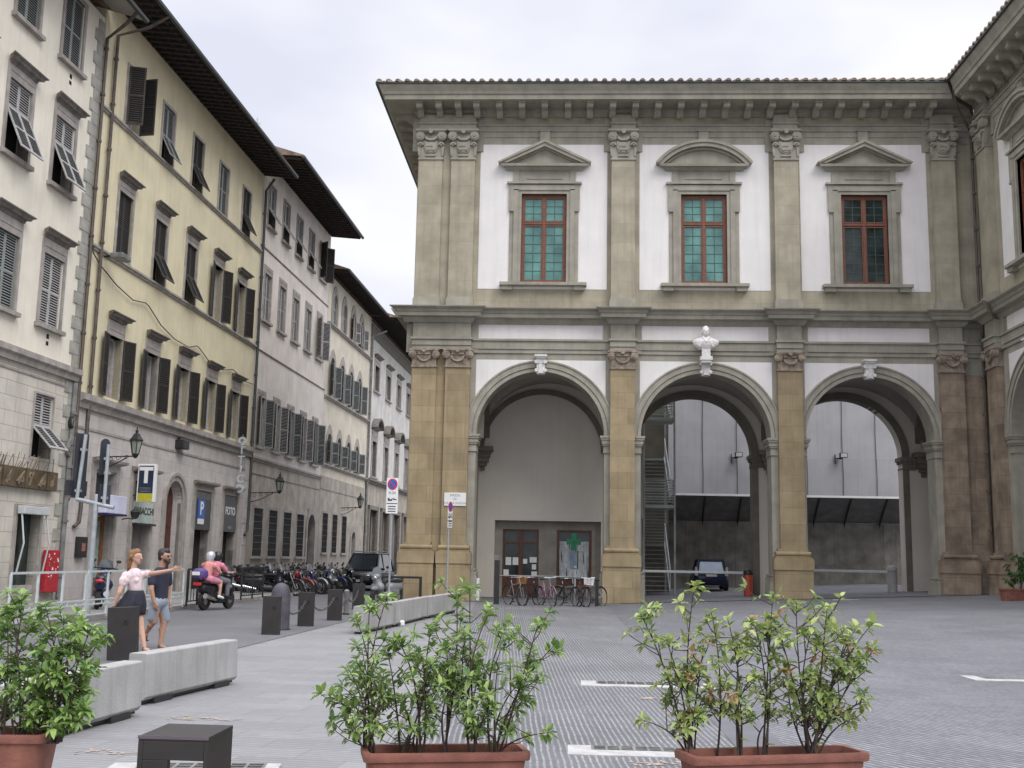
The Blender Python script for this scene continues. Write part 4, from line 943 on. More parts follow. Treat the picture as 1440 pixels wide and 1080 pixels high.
part('panel', MB(TS).box(-.92, .92, -.75, .8, -.1, .1), mat('charcoal_panel', (.035, .035, .036), .5, .2), t); part('blue_plate', MB(TS).box(-.62, .12, -.28, .48, .1, .13), M_signb, t); part('white_plate', MB(TS).box(-.58, .08, -.52, -.3, .1, .13), M_signw, t)
lettering('P', .75, M_signw, t, (.134, -.25, .1), (pi/2, 0, pi/2), .002, .02); mb = MB(TS)
for k in range(6): mb.box(-.9, .9, .52+k*.045, .54+k*.045, .1, .108)
part('slats', mb, M_pipeg, t)
t = sthing('photo_sign', 'dark shop panel lettered FOTO next to the P sign', 'sign', 48.45, .0, 3.3)
part('panel', MB(TS).box(-.86, .86, -.75, .8, -.1, .1), mat('charcoal_panel', (.035, .035, .036)), t); lettering('FOTO', .48, M_signw, t, (.104, 0, .15), (pi/2, 0, pi/2), .003, .01)
part('small_plate', MB(TS).box(-.25, .2, -.62, -.5, .1, .11), M_pipeg, t)
t = sthing('optician_sign', 'tall projecting sign of stacked letters OTTICO beside the downpipe', 'sign', 48.9, .32, 4.25)
for k, ch in enumerate('OTTICO'[::-1]):
    if ch == 'O':
        mb = MB(lambda a, b, c: (a, -c, b)); mb.arc(0, .25+k*.43, .09, .2, -.04, .04, 0, 2*pi, 18); part('letter', mb, M_wpaint, t)
    else: lettering(ch, .5, M_wpaint, t, (0, 0, .25+k*.43), (pi/2, 0, 0), .03, .01, name='letter')
part('rail', MB().box(-.3, .0, -.01, .01, 2.5, 2.53).box(-.3, .0, -.01, .01, .1, .13).box(-.012, .012, .03, .05, 0, 2.7), M_steel, t)
t = sthing('facade_floodlight', 'grey floodlight fixed under the string course of the yellow house', 'lamp', 34.4, .15, 11.3)
part('housing', MB().box(.15, .6, -.12, .55, -.1, .08), M_pipeg, t, bevel=.03); part('arm', MB().box(-.15, .15, .1, .16, -.03, .03), M_iron, t)
t = sthing('wall_camera', 'small dark loudspeaker under the moulding above the arched door', 'speaker', 41.9, .1, 5.75)
part('case', MB().box(-.1, .3, -.25, .35, -.15, .2), M_iron, t, bevel=.03); part('bracket', MB().box(-.1, .05, -.05, .05, .2, .3), M_iron, t)
t = sthing('meter_box', 'small dark letter box beside the bar door', 'box', 34.25, .06, 1.7)
part('case', MB().box(-.02, .14, -.28, .28, -.3, .35), M_iron, t, bevel=.02); part('label', MB().box(.14, .15, -.12, .12, -.1, .15), mat('faded_label', (.3, .12, .1)), t)
t = sthing('facade_cable', 'black cable drooping across the yellow front below the middle windows', 'cable', 33.6, .06, 0)
P = [(33.3, 12.0), (33.45, 11.6), (33.55, 11.15), (34.1, 10.9), (35.4, 10.55), (36.8, 10.35), (37.9, 10.5), (38.2, 10.45), (39.4, 10.0), (40.8, 9.75), (42.3, 9.72), (43.2, 9.95), (43.5, 9.9), (44.6, 9.6), (46.4, 9.5), (47.7, 9.75), (48.2, 9.7), (49.5, 9.5), (50.7, 9.55)]
part('cable', MB(TS).tube([(s-33.6, z, .02) for s, z in P], .02, 6), M_iron, t)
# downpipes
def downpipe(label, s, pts, m, r=.06, top=19.0, bot=3.0, n=10):
    t = sthing('downpipe', label, 'downpipe', s, 0, 0, 'downpipes on the street fronts'); part('pipe', MB(TS).tube([(a, z, c) for a, z, c in pts], r, 8), m, t, smooth=True)
    mb = MB(TS)
    for k in range(n): z = bot+.6+(top-bot-1.6)*k/(n-1); mb.tube([(0, z, .11), (0, z+.08, .11)], r+.025, 8)
    part('clamps', mb, m, t); return t
downpipe('brown downpipe on the seam between the cream and the yellow house', 33.28, [(-.6, 19.0, 1.35), (-.4, 18.7, .9), (0, 18.4, .11), (0, 3.6, .11), (-.05, 3.35, .13), (-.22, 3.15, .14)], M_pipe)
downpipe('brown downpipe standing on the yellow plaster right of the seam', 34.05, [(.6, 19.85, 1.55), (.3, 19.3, 1.0), (0, 18.9, .11), (0, 2.9, .11), (-.1, 2.5, .13), (-.4, 2.35, .12)], M_pipe)
downpipe('thin grey cable duct on the seam between the cream and the yellow house', 33.05, [(0, 6.8, .09), (0, 0.2, .09)], M_pipeg, .09, 6.8, .2, 4)
downpipe('dark downpipe on the seam between the yellow and the pale house', 50.98, [(0, 19.8, .5), (0, 19.2, .12), (0, 3.3, .12), (-.1, 2.7, .14), (-.45, 2.45, .14)], M_gutter, .07)
downpipe('grey downpipe between the pointed windows and the white palace', 77.45, [(.6, 17.8, 1.0), (0, 17.3, .12), (0, .3, .12)], M_pipeg, .08)

# --- pale house
s0 = 50.95; LP = 64.55-s0; A = lambda s: s-s0; cs = [A(52.35+2.6*k) for k in range(5)]
holes = [(c-.55, c+.55, z0, z1) for c in cs for z0, z1 in ((6.75, 9.15), (12.95, 15.3), (17.7, 19.85))]+[(A(c)-.72, A(c)+.72, 1.5, 3.8) for c in (52.8, 55.3, 57.9, 60.5)]+[(A(62.75)-.85, A(62.75)+.85, -.2, 4.2)]
pal = house('pale_house', 'pale pinkish house of five window bays with the highest dark eaves beyond the yellow one', s0, 64.55, [(-.3, 6.1, M_base, .03), (6.1, 20.9, M_pale, 0)], holes, zt=20.9)
for i, c in enumerate(cs):
    swin(pal, c, 6.75, 9.15, 1.1, 'open', M_shP if i % 2 else M_shG, trim=.12, head=.35, ang=(2.6, 2.5)); swin(pal, c, 12.95, 15.3, 1.1, 'closed' if i < 4 else 'open', M_shP, trim=.14, head=.4, ang=(2.4, 2.4))
    swin(pal, c, 17.7, 19.85, 1.1, 'tilt' if i < 4 else 'open', M_shP if i < 4 else M_shD, trim=.1, ang=(.6,) if i < 4 else (2.2, 2.2))
for c in (52.8, 55.3, 57.9, 60.5): swin(pal, A(c), 1.5, 3.8, 1.44, 'grille', M_shD, trim=.12)
band(pal, 0, LP, 16.45, .08, .06); band(pal, 0, LP, 11.35, .08, .06); band(pal, 0, LP, 6.0, .25, .15); part('lower_moulding', MB(TS).box(0, LP, 5.4, 5.46, 0, .06), M_trim, pal)
def pointed_door(root, a, w, zt, m):
    mb = MB(TS); swz = zt-w*.75; r = w/2; n = 8
    for sg in (-1, 1):
        mb.box(min(a+sg*r, a+sg*(r+.28)), max(a+sg*r, a+sg*(r+.28)), -.1, swz, -.3, .1)
        P = [(a+sg*r*cos(pi/2*i/n), swz+r*sin(pi/2*i/n)) for i in range(n+1)]; Q = [(a+sg*(r+.28)*(1-(i/n)**1.3), swz+(r+.25)*sin(pi/2*(i/n)**.9)+.45*(i/n)) for i in range(n+1)]
        for i in range(n): mb.prism([P[i], P[i+1], Q[i+1], Q[i]], -.3, .1)
    d = part('door_surround', mb, M_trim, root); mb = MB(TS); mb.box(a-r, a+r, -.1, swz+r*.98, -.34, -.28)
    for sg in (-1, 1):
        for k in range(3): mb.box(min(a+sg*.08, a+sg*(r-.12)), max(a+sg*.08, a+sg*(r-.12)), .3+k*1.05, 1.15+k*1.05, -.28, -.24)
    part('door_leaf', mb, mat('brown_door', (.055, .035, .03), .6, .3, 5), d)
pointed_door(pal, A(62.75), 1.6, 4.3, None)
eaves(pal, -.1, LP+.1, 20.85, 1.85)
# --- house with pointed windows
s0 = 64.6; LG = 77.35-s0; A = lambda s: s-s0; cs = [A(66.3+2.62*k) for k in range(4)]
holes = [(c-.56, c+.56, z0, z1) for c in cs for z0, z1 in ((7.1, 9.0), (11.2, 13.7), (15.75, 17.6))]+[(A(c)-.65, A(c)+.65, 1.75, 4.1) for c in (66.1, 68.6, 71.2)]+[(A(73.9)-.65, A(73.9)+.65, -.2, 3.1)]
gth = house('pointed_window_house', 'beige house with three rows of pointed arch windows', s0, 77.35, [(-.3, 6.3, M_base, .03), (6.3, 18.6, M_pale2, 0)], holes, zt=18.6)
for i, c in enumerate(cs):
    swin(gth, c, 7.1, 9.1, 1.12, 'open', M_shG, arch=True, trim=.3, sill=False, ang=(2.5, 2.5)); swin(gth, c, 11.2, 13.8, 1.12, 'open', M_shG, arch=True, trim=.3, sill=False, ang=(2.5, 2.5)); swin(gth, c, 15.75, 17.8, 1.12, 'open' if i > 1 else 'closed', M_shP, arch=True, trim=.3, sill=False, ang=(2.7, 2.7))
for c in (66.1, 68.6, 71.2): swin(gth, A(c), 1.75, 4.1, 1.3, 'grille', M_shD, trim=.12)
pointed_door(gth, A(73.9), 1.2, 3.5, None)
for z in (6.85, 10.95, 15.45): band(gth, 0, LG, z, .2, .2)
part('lower_moulding', MB(TS).box(0, LG, 5.5, 5.56, 0, .06), M_trim, gth)
eaves(gth, -.1, LG+.1, 18.75, 1.15)
# --- white palace farther on
s0 = 77.5; LW = 118-s0; A = lambda s: s-s0; cs = [A(80.0+4.6*k) for k in range(8)]
holes = [(c-.75, c+.75, z0, z1) for c in cs for z0, z1 in ((7.3, 9.9), (13.6, 15.5))]+[(c-1.4, c+1.4, -.2, 4.9) for c in cs]
wht = house('white_palace', 'off-white palace with curved window hoods at the far end of the street', s0, 118, [(-.3, 6.8, M_base, .05), (6.8, 18.4, M_pwhite, 0)], holes, zt=18.4)
for c in cs:
    swin(wht, c, 13.6, 15.5, 1.5, 'plain', M_shD, hood=16.25, head=.4, trim=.3); w_ = swin(wht, c, 7.3, 9.9, 1.5, 'plain', M_shD, trim=.3, head=.7, hood=10.9)
    mb = MB(TS); mb.arc(c, 10.6, 1.15, 1.35, 0, .5, .25, pi-.25, 12, .75).prism([(c+1.1*cos(.3+(pi-.6)*i/8), 10.6+.8*sin(.3+(pi-.6)*i/8)) for i in range(9)], 0, .15); part('curved_hood', mb, M_trimd, w_)
    mb = MB(TS); mb.box(c-1.4, c+1.4, 0, 4.9, -.38, -.34).box(c-1.7, c-1.4, 0, 5.2, -.2, .2).box(c+1.4, c+1.7, 0, 5.2, -.2, .2).box(c-1.7, c+1.7, 4.9, 5.2, -.2, .2); part('shopfront', mb, M_trimd, wht); part('pane', MB(TS).box(c-1.39, c+1.39, 0, 4.9, -.33, -.3), M_void, wht)
band(wht, 0, LW, 6.75, .35, .35, M_trimd); part('frieze', MB(TS).box(0, LW, 17.3, 18.3, 0, .06), M_darkst, wht)
eaves(wht, -.1, LW, 18.6, 2.0)
# buildings that close the end of the street and the right side beyond the loggia
t = thing('far_house', 'dark house closing the far end of the street', 'house', tuple(SW(118.2, 0, 0)), -STREET)
part('wall', MB(TS).box(0, 12, -.3, 17, -12, 9), M_base, t); part('roof', MB(TS).box(-.3, 12.3, 17.001, 17.4, -12, 9.8), M_eave, t)
mb = MB(TS)
for k in range(3):
    for z in (2, 7, 11.5): mb.box(-.04, -.002, z, z+2.2, 1+2.6*k, 2.1+2.6*k)
part('window', mb, M_void, t)
# wall lanterns
def lantern(label, s, z, arm, sc=1.):
    t = sthing('wall_lantern', label, 'street lamp', s, .0, z, 'wall lanterns along the street')
    mb = MB(); mb.tube([(0, 0, -.1), (arm, 0, -.05)], .022, 6).tube([(0, 0, -.55), (arm*.35, 0, -.42), (arm*.8, 0, -.1)], .018, 6)
    for k in range(4):
        cx = arm*(.18+.2*k); mb.tube([(cx+.11*(1-k*.12)*cos(q*.7)*(1-q*.07), 0, -.24+.05*k+.11*(1-k*.12)*sin(q*.7)*(1-q*.07)) for q in range(11)], .012, 5)
    mb.box(-.02, .02, -.05, .05, -.65, .1); part('bracket', mb, M_iron, t)
    hx = arm; zb = .0
    mb = MB(); mb.lathe([(.04, -.12), (.10, -.04), (.12, 0), (.12, .03), (.04, .04)], hx, 0, zb, 6)
    for k in range(6): a = k*pi/3; mb.tube([(hx+.115*cos(a), .115*sin(a), zb+.02), (hx+.2*cos(a), .2*sin(a), zb+.45)], .014, 4)
    mb.lathe([(.20, .44), (.235, .45), (.235, .48), (.13, .62), (.12, .66), (.05, .70), (.05, .76), (.07, .78), (.02, .82), (.02, .9)], hx, 0, zb, 6); part('lantern_frame', mb, M_iron, t)
    part('glass', MB().lathe([(.10, .03), (.185, .44)], hx, 0, zb, 6), mat('lantern_glass', (.32, .36, .30), .2, .2), t)
lantern('wall lantern on the yellow house behind the back of the traffic signs', 35.0, 4.75, 1.35); lantern('wall lantern on a long scrolled bracket at the start of the pale house', 51.3, 4.55, 1.45); lantern('farthest wall lantern, on the house with pointed windows', 70.0, 4.7, 1.3)
t = sthing('small_wall_lamp', 'small iron wall lamp between the bar door and the tobacconist', 'lamp', 37.3, .0, 2.7)
part('bracket', MB().tube([(0, 0, 0), (.25, 0, .05), (.45, 0, .02)], .02, 6).box(-.02, .02, -.04, .04, -.3, .1), M_iron, t); part('shade', MB().lathe([(.02, .0), (.12, .05), (.17, .22), (.19, .24), (.05, .36), (.02, .42)], .5, 0, .02, 8), M_iron, t)
# antenna on the yellow roof
pa = at(359, 215, 59.5); t = thing('tv_antenna', 'thin television aerial above the yellow roof against the sky', 'aerial', (pa.x, pa.y, pa.z-1.5))
mb = MB(); mb.tube([(0, 0, 0), (0, 0, 3.6)], .025, 6).tube([(-.9, 0, 3.3), (.25, 0, 3.25)], .012, 4)
for k in range(6): mb.tube([(-.8+k*.18, -.25, 3.28), (-.8+k*.18, .25, 3.28)], .008, 4)
mb.tube([(-.3, 0, 2.5), (.35, 0, 2.5)], .012, 4)
for k in range(4): mb.tube([(-.2+k*.16, 0, 2.35), (-.2+k*.16, 0, 2.65)], .008, 4)
part('mast', mb, M_steel, t)
# ============================================================ STREET FURNITURE
def GP(px, py, z=0):
    p = onG(px, py, z); return Vector((p.x, p.y, gz(p.x, p.y)))
def rect_bollard(label, p, rz=0., w=.36, d=.15, h=.78, tilt=0.):
    t = thing('steel_bollard', label, 'bollard', p, rz, 'rectangular dark steel bollards along the street edge')
    part('plate_box', MB().box(-w/2, w/2, -d/2, d/2, -.05, h), M_cort, t, bevel=.006, rot=(0, tilt, 0))
    part('ring', MB(lambda a, b, c: (a, -c, b)).arc(.06, h-.22, .02, .035, d/2, d/2+.012, 0, 2*pi, 10), M_iron, t, rot=(0, tilt, 0)); return t
bl = [('nearest of the upright bollards, beside the domed stone post', (-5.99, 22.85)), ('dark bollard with chain just right of the domed post', (-5.95, 25.75)), ('dark bollard between two drooping chains', (-5.79, 28.2)),
      ('dark bollard half hidden behind the planter twigs near the sign pole', (-6.3, 34.2)), ('farthest dark bollard, before the parked car', (-6.2, 38.2))]
for lb, p in bl: rect_bollard(lb, (p[0], p[1], 0), rnd.uniform(-.08, .08))
rect_bollard('tilted dark steel bollard in front of the walking woman', (-6.66, 16.85, 0), .12, .43, .17, .80, -.05)
t = thing('domed_post', 'round dark stone post with a domed top behind the first upright bollard', 'bollard', (-6.2, 24.35, 0))
part('post', MB().lathe([(.215, 0), (.21, .3), (.21, .74), (.195, .84), (.15, .94), (.08, 1.0), (.0, 1.02)], n=24), mat('dark_stone_post', (.075, .07, .085), .7, .3, 5, bump=.2, spots=.2), t, smooth=True); part('base_ring', MB().lathe([(.23, 0), (.23, .03), (.22, .04), (.2, .04)], n=24), M_iron, t)
t = thing('metal_post', 'short round iron post between the chained bollards', 'bollard', (-6.05, 31.0, 0)); part('post', MB().lathe([(.07, 0), (.065, .6), (.08, .62), (.08, .66), (.03, .7)], n=12), M_pipeg, t, smooth=True); part('foot', MB().lathe([(.1, 0), (.1, .04), (.07, .06)], n=12), M_iron, t)
def chain(label, A, B, sag):
    A = Vector(A); B = Vector(B); t = thing('chain', label, 'chain', A, 0, 'chains between the bollards'); mb = MB(); n = max(8, int((B-A).length/.075))
    for i in range(n):
        u = (i+.5)/n; p = (B-A)*u+Vector((0, 0, -sag*4*u*(1-u))); q = (B-A)*(u+.3/n)+Vector((0, 0, -sag*4*(u+.3/n)*(1-u-.3/n))); d = (q-p).normalized()
        s_ = d.orthogonal().normalized(); s_ = s_ if i % 2 else d.cross(s_)
        L_ = .048; pts = [p+d*(L_*cos(k*pi/4))+s_*(.024*sin(k*pi/4)) for k in range(9)]; mb.tube(pts, .0075, 5, cap=False)
    part('links', mb, mat('chain_iron', (.09, .09, .09), .5), t)
chain('chain from the domed post to the next bollard', (-6.15, 24.5, .50), (-5.95, 25.66, .58), .22); chain('chain between the second and third upright bollards', (-5.9, 25.85, .58), (-5.79, 28.1, .58), .26)
chain('chain from the third bollard to the short round post', (-5.79, 28.3, .58), (-6.05, 30.95, .55), .26); chain('chain from the short round post toward the sign pole', (-6.05, 31.05, .55), (-6.3, 34.1, .58), .26)
# concrete barriers
def barrier(label, A, B, h=.58, t_=.24):
    A = Vector((*A, 0)); B = Vector((*B, 0)); d = B-A; Ln = d.length; M = (A+B)/2
    t = thing('concrete_barrier', label, 'barrier', M, atan2(d.y, d.x), 'concrete barriers set end to end'); e = Ln/2-.01; y = t_/2
    mb = MB(); P = [(-y+.03, .05), (-y-.005, .09), (-y+.012, h-.012), (-y+.025, h), (y-.025, h), (y-.012, h-.012), (y+.005, .09), (y-.03, .05)]
    n = len(P); mb.add([(-e, a, b) for a, b in P]+[(e, a, b) for a, b in P], [tuple(range(n)), tuple(range(n, 2*n))]+[(i, (i+1) % n, n+(i+1) % n, n+i) for i in range(n)])
    part('block', mb, M_conc, t, bevel=.008); mb = MB(); mb.box(-e+.2, -e+.6, -y+.0, y, -.02, .06).box(e-.6, e-.2, -y, y, -.02, .06).box(-e+.02, e-.02, -y+.05, y-.05, .02, .06); part('foot', mb, M_iron, t)
    return t
barrier('concrete barrier with dark smears beside the walking couple', (-4.62, 12.1), (-4.28, 14.35), .55); barrier('nearest concrete barrier, half hidden by the left planter shrub', (-4.62, 9.1), (-4.40, 11.42), .54)
barrier('far concrete barrier ending before the corner pillar', (-3.75, 30.0), (-3.35, 33.6)); barrier('far concrete barrier just behind the middle shrub', (-4.05, 26.2), (-3.78, 29.9)); barrier('far concrete barrier with its near end beside the upright bollards', (-4.35, 23.6), (-4.08, 26.1))
for px, py in ((560, 880), (636, 858)):
    p = GP(px, py); t = thing('white_foot_block', 'small white plastic block at the foot of the far barriers, %s' % ('nearer the bollards' if px < 600 else 'nearer the pillar'), 'block', p, .3)
    part('block', MB().box(-.14, .14, -.1, .1, 0, .13), M_signw, t, bevel=.03); part('slot', MB().box(-.05, .05, -.104, -.1, .03, .08), M_pipeg, t)
# hollow bollard in the foreground
t = thing('hollow_bollard', 'dark steel box bollard with a square opening in the foreground', 'bollard', (-1.86, 5.6, 0), 0)
mb = MB(); mb.box(-.17, -.145, -.2, .2, -.1, .752).box(.150, .17, -.2, .2, -.1, .752).box(-.17, .17, -.2, .2, .752, .775).box(-.145, .150, -.2, -.188, .665, .752).box(-.145, -.02, -.2, -.188, -.1, .665)
part('steel_shell', mb, M_cort, t, bevel=.003)
part('edge', MB().box(-.172, .172, -.203, -.2, .762, .777), mat('pale_edge', (.12, .10, .12), .5), t)  # thin strip along the front top edge, lighter than the shell
# grates with white stone lips
def grate(label, P, z=0, w=1.6, d=.5, rz=0., lw=.22, kind=0):
    t = thing('floor_grate', label, 'grate', P, rz, 'iron floor grates framed in white stone')
    mb = MB(); mb.box(0, w, 0, lw, -.02, .012).box(0, .22, lw, lw+d, -.02, .012).box(w-.12, w, lw, lw+d, -.02, .012); part('stone_lip', mb, M_slab, t, bevel=.006)
    mb = MB(); mb.box(.22, w-.12, lw, lw+d, .002, .004); part('pit', mb, M_void, t); mb = MB(); n = int((w-.34)/.12)
    for i in range(n+1): mb.box(.22+i*(w-.34)/n-.012, .22+i*(w-.34)/n+.012, lw, lw+d, .004, .013)
    for j in range(4): mb.box(.22, w-.12, lw+d*j/3-.01, lw+d*j/3+.01, .004, .011)
    part('grille', mb, M_pipeg, t)
p = GP(817, 966); grate('floor grate in the ribbed strip, the farther of the two', (p.x, p.y, p.z+.012), w=1.75, d=.35)
p = GP(798, 1064); grate('floor grate at the foot of the right planter', (p.x, p.y, p.z+.012), w=1.55, d=.22, lw=.25)
p = GP(1372, 964); grate('floor grate near the right edge of the picture', (p.x, p.y, p.z+.014), w=2.6, d=.4, rz=.0)
p = GP(138, 1092); grate('floor grate behind the hollow bollard', (p.x, p.y-.0, p.z+.012), w=1.28, d=.28, rz=.12, lw=.16)
p = onG(1212, 844, .5); t = thing('white_kerb_slab', 'thin white slab lying before the right-hand arch', 'slab', (p.x, 40.4, gz(p.x, 40.4)+.014)); part('slab', MB().box(-.2, 1.9, 0, .28, -.02, .03), M_slab, t, bevel=.01)
for i, (px, py, w_, lb) in enumerate(((938, 1008, .5, 'worn orange paint patch by the right shrub'), (232, 1012, .8, 'worn orange paint patch beside the near barrier'), (100, 1060, .62, 'worn orange paint streak beside the left planter'), (885, 1078, .6, 'worn orange paint patch at the bottom of the ribbed strip'), (900, 985, .3, 'small worn orange patch below the farther grate'))):
    p = GP(px, py); mb = MB(); n = 11; p.z += .004-.012*(px < 600)
    mb.add([(p.x+w_*k/n, p.y+rnd.uniform(-.06, .05), p.z+.014) for k in range(n)]+[(p.x+w_*k/n, p.y+.2+rnd.uniform(-.12, .08), p.z+.014) for k in range(n)], [(k, k+1, n+k+1, n+k) for k in range(n-1)])
    o = part('paint_patch', mb, M_orng); o['kind'] = 'structure'
# railings on the kerb
def street_rail(label, s0_, s1_, m, kind, group):
    t = sthing('railing', label, 'railing', s0_, 4.75, .13, group); Ln = s1_-s0_; mb = MB(TS); b = .018
    mb.box(0, Ln, 1.0, 1.045, -b, b)
    if kind == 'white':
        mb.box(0, Ln, .36, .39, -b, b).box(0, Ln, .26, .29, -b, b)
        for k in range(9): mb.box(k*Ln/8-.012, k*Ln/8+.012, .29, .36, -.012, .012)
    else: mb.box(0, Ln, .1, .13, -b, b)
    part('rails', mb, m, t)
    n = 3 if kind == 'white' else max(2, int(Ln/.9))
    for k in range(n+1): part('post', MB(TS).box(k*Ln/n-.022, k*Ln/n+.022, -.02, 1.0, -.022, .022), m, t)
    if kind == 'white': part('kick_panel', MB(TS).box(0, Ln, .02, .05, -b, b), m, t)
    else:
        mb = MB(TS)
        for k in range(int(Ln/.22)): mb.box(.1+k*.22, .118+k*.22, .13, 1.0, -.009, .009)
        part('bars', mb, m, t)
street_rail('white metal railing nearest the left edge, behind the left shrub', 21.6, 24.9, M_wpaint, 'white', 'white railings on the kerb'); street_rail('white metal railing crossed by the traffic sign pole', 25.0, 28.2, M_wpaint, 'white', 'white railings on the kerb')
street_rail('white metal railing behind the walking woman', 28.3, 31.0, M_wpaint, 'white', 'white railings on the kerb')
street_rail('black iron railing behind the pointing hand', 31.3, 33.0, M_iron, 'iron', 'black iron railings on the kerb'); street_rail('black iron railing to the right of the moving scooter', 36.2, 38.6, M_iron, 'iron', 'black iron railings on the kerb')
t = thing('iron_rail', 'low black iron rail standing before the parked car', 'railing', (-7.6, 41.5, 0)); part('rail', MB().box(0, 2.3, -.04, .04, .82, .9), M_iron, t)
for x in (0.05, .8, 1.55, 2.25): part('post', MB().box(x-.05, x+.05, -.04, .04, 0, .82), M_iron, t)
# traffic-sign frame seen from behind
t = thing('traffic_sign_frame', 'grey steel pole carrying traffic signs seen from behind, in front of the yellow house', 'traffic sign', (-11.35, 26.4, .0))
def rel(px, py, Y, o=(-11.35, 26.4, 0)): return at(px, py, Y)-Vector(o)
Y = 26.4; cb = rel(135, 708, Y)
part('pole', MB().tube([rel(121, 880, Y), rel(128, 790, Y), cb], [.075, .07, .06], 12), M_steel, t, smooth=True)
part('crossbar', MB().tube([rel(108, 702, Y), rel(160, 714, Y)], .05, 10), M_steel, t, smooth=True)
for a, b, nm in (((108, 702), (121, 611), 'left'), ((146, 711), (153, 625), 'right')):
    part('upright', MB().tube([rel(*a, Y), rel(*b, Y)], .045, 10), M_steel, t, smooth=True)
M_back = mat('sign_back', (.030, .034, .045), .5, .2, 3)
def panel(px0, py0, px1, py1, Y, rz, round_=False, th=.03):
    A = at(px0, py1, Y); B = at(px1, py0, Y); c = (A+B)/2; wv = (B.x-A.x)/cos(rz) if abs(rz) < 1.4 else .7; hv = B.z-A.z; mb = MB(lambda a, b, c_: (a, -c_, b))
    if round_: poly = [(wv/2*cos(k*pi/12), hv/2-wv/2*.0+0*k) for k in range(1)]; r = wv/2; poly = [(r*cos(k*pi/10), hv/2-r+r*sin(k*pi/10)) for k in range(11)]+[(-r, -hv/2), (r, -hv/2)]; mb.prism(poly, -th/2, th/2)
    else: mb.box(-wv/2, wv/2, -hv/2, hv/2, -th/2, th/2)
    part('sign_back', mb, M_back, t, loc=c-Vector((-11.35, 26.4, 0)), rot=(0, .0, rz), bevel=.004)
panel(105, 610, 121, 700, 26.55, 1.0, th=.12); panel(98, 676, 116, 697, 26.6, 1.0, th=.1); panel(141, 617, 153, 668, 26.52, .95, True); panel(140, 682, 153, 710, 26.52, .8, th=.1)
for a in ((110, 690), (118, 632), (147, 700), (151, 645), (151, 665)): q = rel(*a, Y); part('clamp', MB().box(q.x-.08, q.x+.03, q.y-.02, q.y+.14, q.z-.03, q.z+.03), M_steel, t)
# no-parking signs
def nopark(label, p, rz, z0, h, w=.36):
    t = thing('no_parking_sign', label, 'traffic sign', p, 0, 'no parking signs on thin poles')
    part('pole', MB().tube([(0, 0, 0), (0, 0, z0+h*.9)], .032, 8), M_steel, t, smooth=True)
    F = lambda a, b, c: (a*cos(rz)+c*sin(rz), a*sin(rz)-c*cos(rz), b)
    pb = MB(F); z1 = z0+h; zm = z0+h*.27
    pb.box(-w/2, w/2, zm+.01, z1, .04, .055).box(-w/2, w/2, z0, zm-.01, .04, .055); pn = part('plate', pb, M_signw, t)
    cz = z1-w*.55
    for r0_, r1, m, c in ((0, .155, M_signr, .06), (0, .12, M_signb, .0635)):
        part('disc', MB(F).prism([(r1*cos(k*pi/14), cz+r1*1.15*sin(k*pi/14)) for k in range(28)], .055, c), m, pn)
    part('bar', MB(F).prism([(-.1, cz+.085), (-.075, cz+.11), (.1, cz-.085), (.075, cz-.11)], .0635, .067), M_signr, pn)
    o = lettering('0-24', .12, M_iron, pn, F(0, cz-.27, .058), (pi/2, 0, rz), .002)
    mb = MB(F); zz = zm+.09; mb.box(-.13, .0, zz, zz+.05, .055, .06).box(-.13, -.08, zz+.05, zz+.09, .055, .06).box(.02, .14, zz+.03, zz+.06, .055, .06).prism([(-.02, zz+.05), (.1, zz+.09), (.1, zz+.1), (-.02, zz+.07)], .055, .06).box(-w/2+.02, w/2-.02, zm-.0, zm+.022, .0555, .0575); part('tow_symbol', mb, M_iron, pn)
    mb = MB(F)
    for k in range(3): mb.box(-.12, .12, z0+.05+k*.075, z0+.08+k*.075, .055, .058)
    part('small_lines', mb, M_iron, pn)
pS = Vector((-5.38, 34.24, 0)); z_t = at(548, 672, 34.2).z; z_b = at(548, 722, 34.2).z
nopark('no parking sign facing the camera on a thin pole left of the corner pillar', pS, .05, z_b, z_t-z_b)
pS = Vector((-4.12, 39.2, 0)); z_t = at(627, 706, 39.2).z; z_b = at(627, 742, 39.2).z
nopark('no parking sign seen almost edge-on in front of the ochre corner pillar', pS, 1.15, z_b, z_t-z_b, .3)
# boom barriers under the arches
def boom(label, x0, x1, Y, z, gx, post, m, lbl):
    g0 = gz(gx, Y)+.02; t = thing('boom_barrier', label, 'barrier', (gx, Y, g0), 0, 'boom barriers under the arches')
    part('boom', MB().box(x0-gx, x1-gx, -.035, .035, z-.05-g0, z+.05-g0), M_wpaint, t, bevel=.01)
    part('cabinet', MB().lathe([(.19, 0), (.19, .82), (.17, .86), (.1, .88)], n=18), m, t, smooth=True); part('cap', MB().lathe([(.21, .86), (.21, .95), (.16, 1.05), (.05, 1.1)], n=16), M_iron if m is not M_conc else M_conc, t, smooth=True)
boom('boom barrier with an orange-red post closing the middle arch', 3.2, 7.5, 46.5, 1.22, 7.52, 0, mat('orange_red_paint', (.50, .07, .03), .45, .2, 4), '')
boom('boom barrier with a grey stone-coloured post closing the right-hand arch', 9.3, 13.3, 46.5, 1.38, 13.35, 0, M_conc, '')
t = thing('white_marker', 'small white marker post at the left jamb of the first arch', 'post', (-3.35, 43.0, 0)); part('post', MB().box(-.06, .08, -.05, .05, 0, .85), M_signw, t, bevel=.01); part('band', MB().box(-.063, .083, -.053, .053, .45, .55), M_pipeg, t)
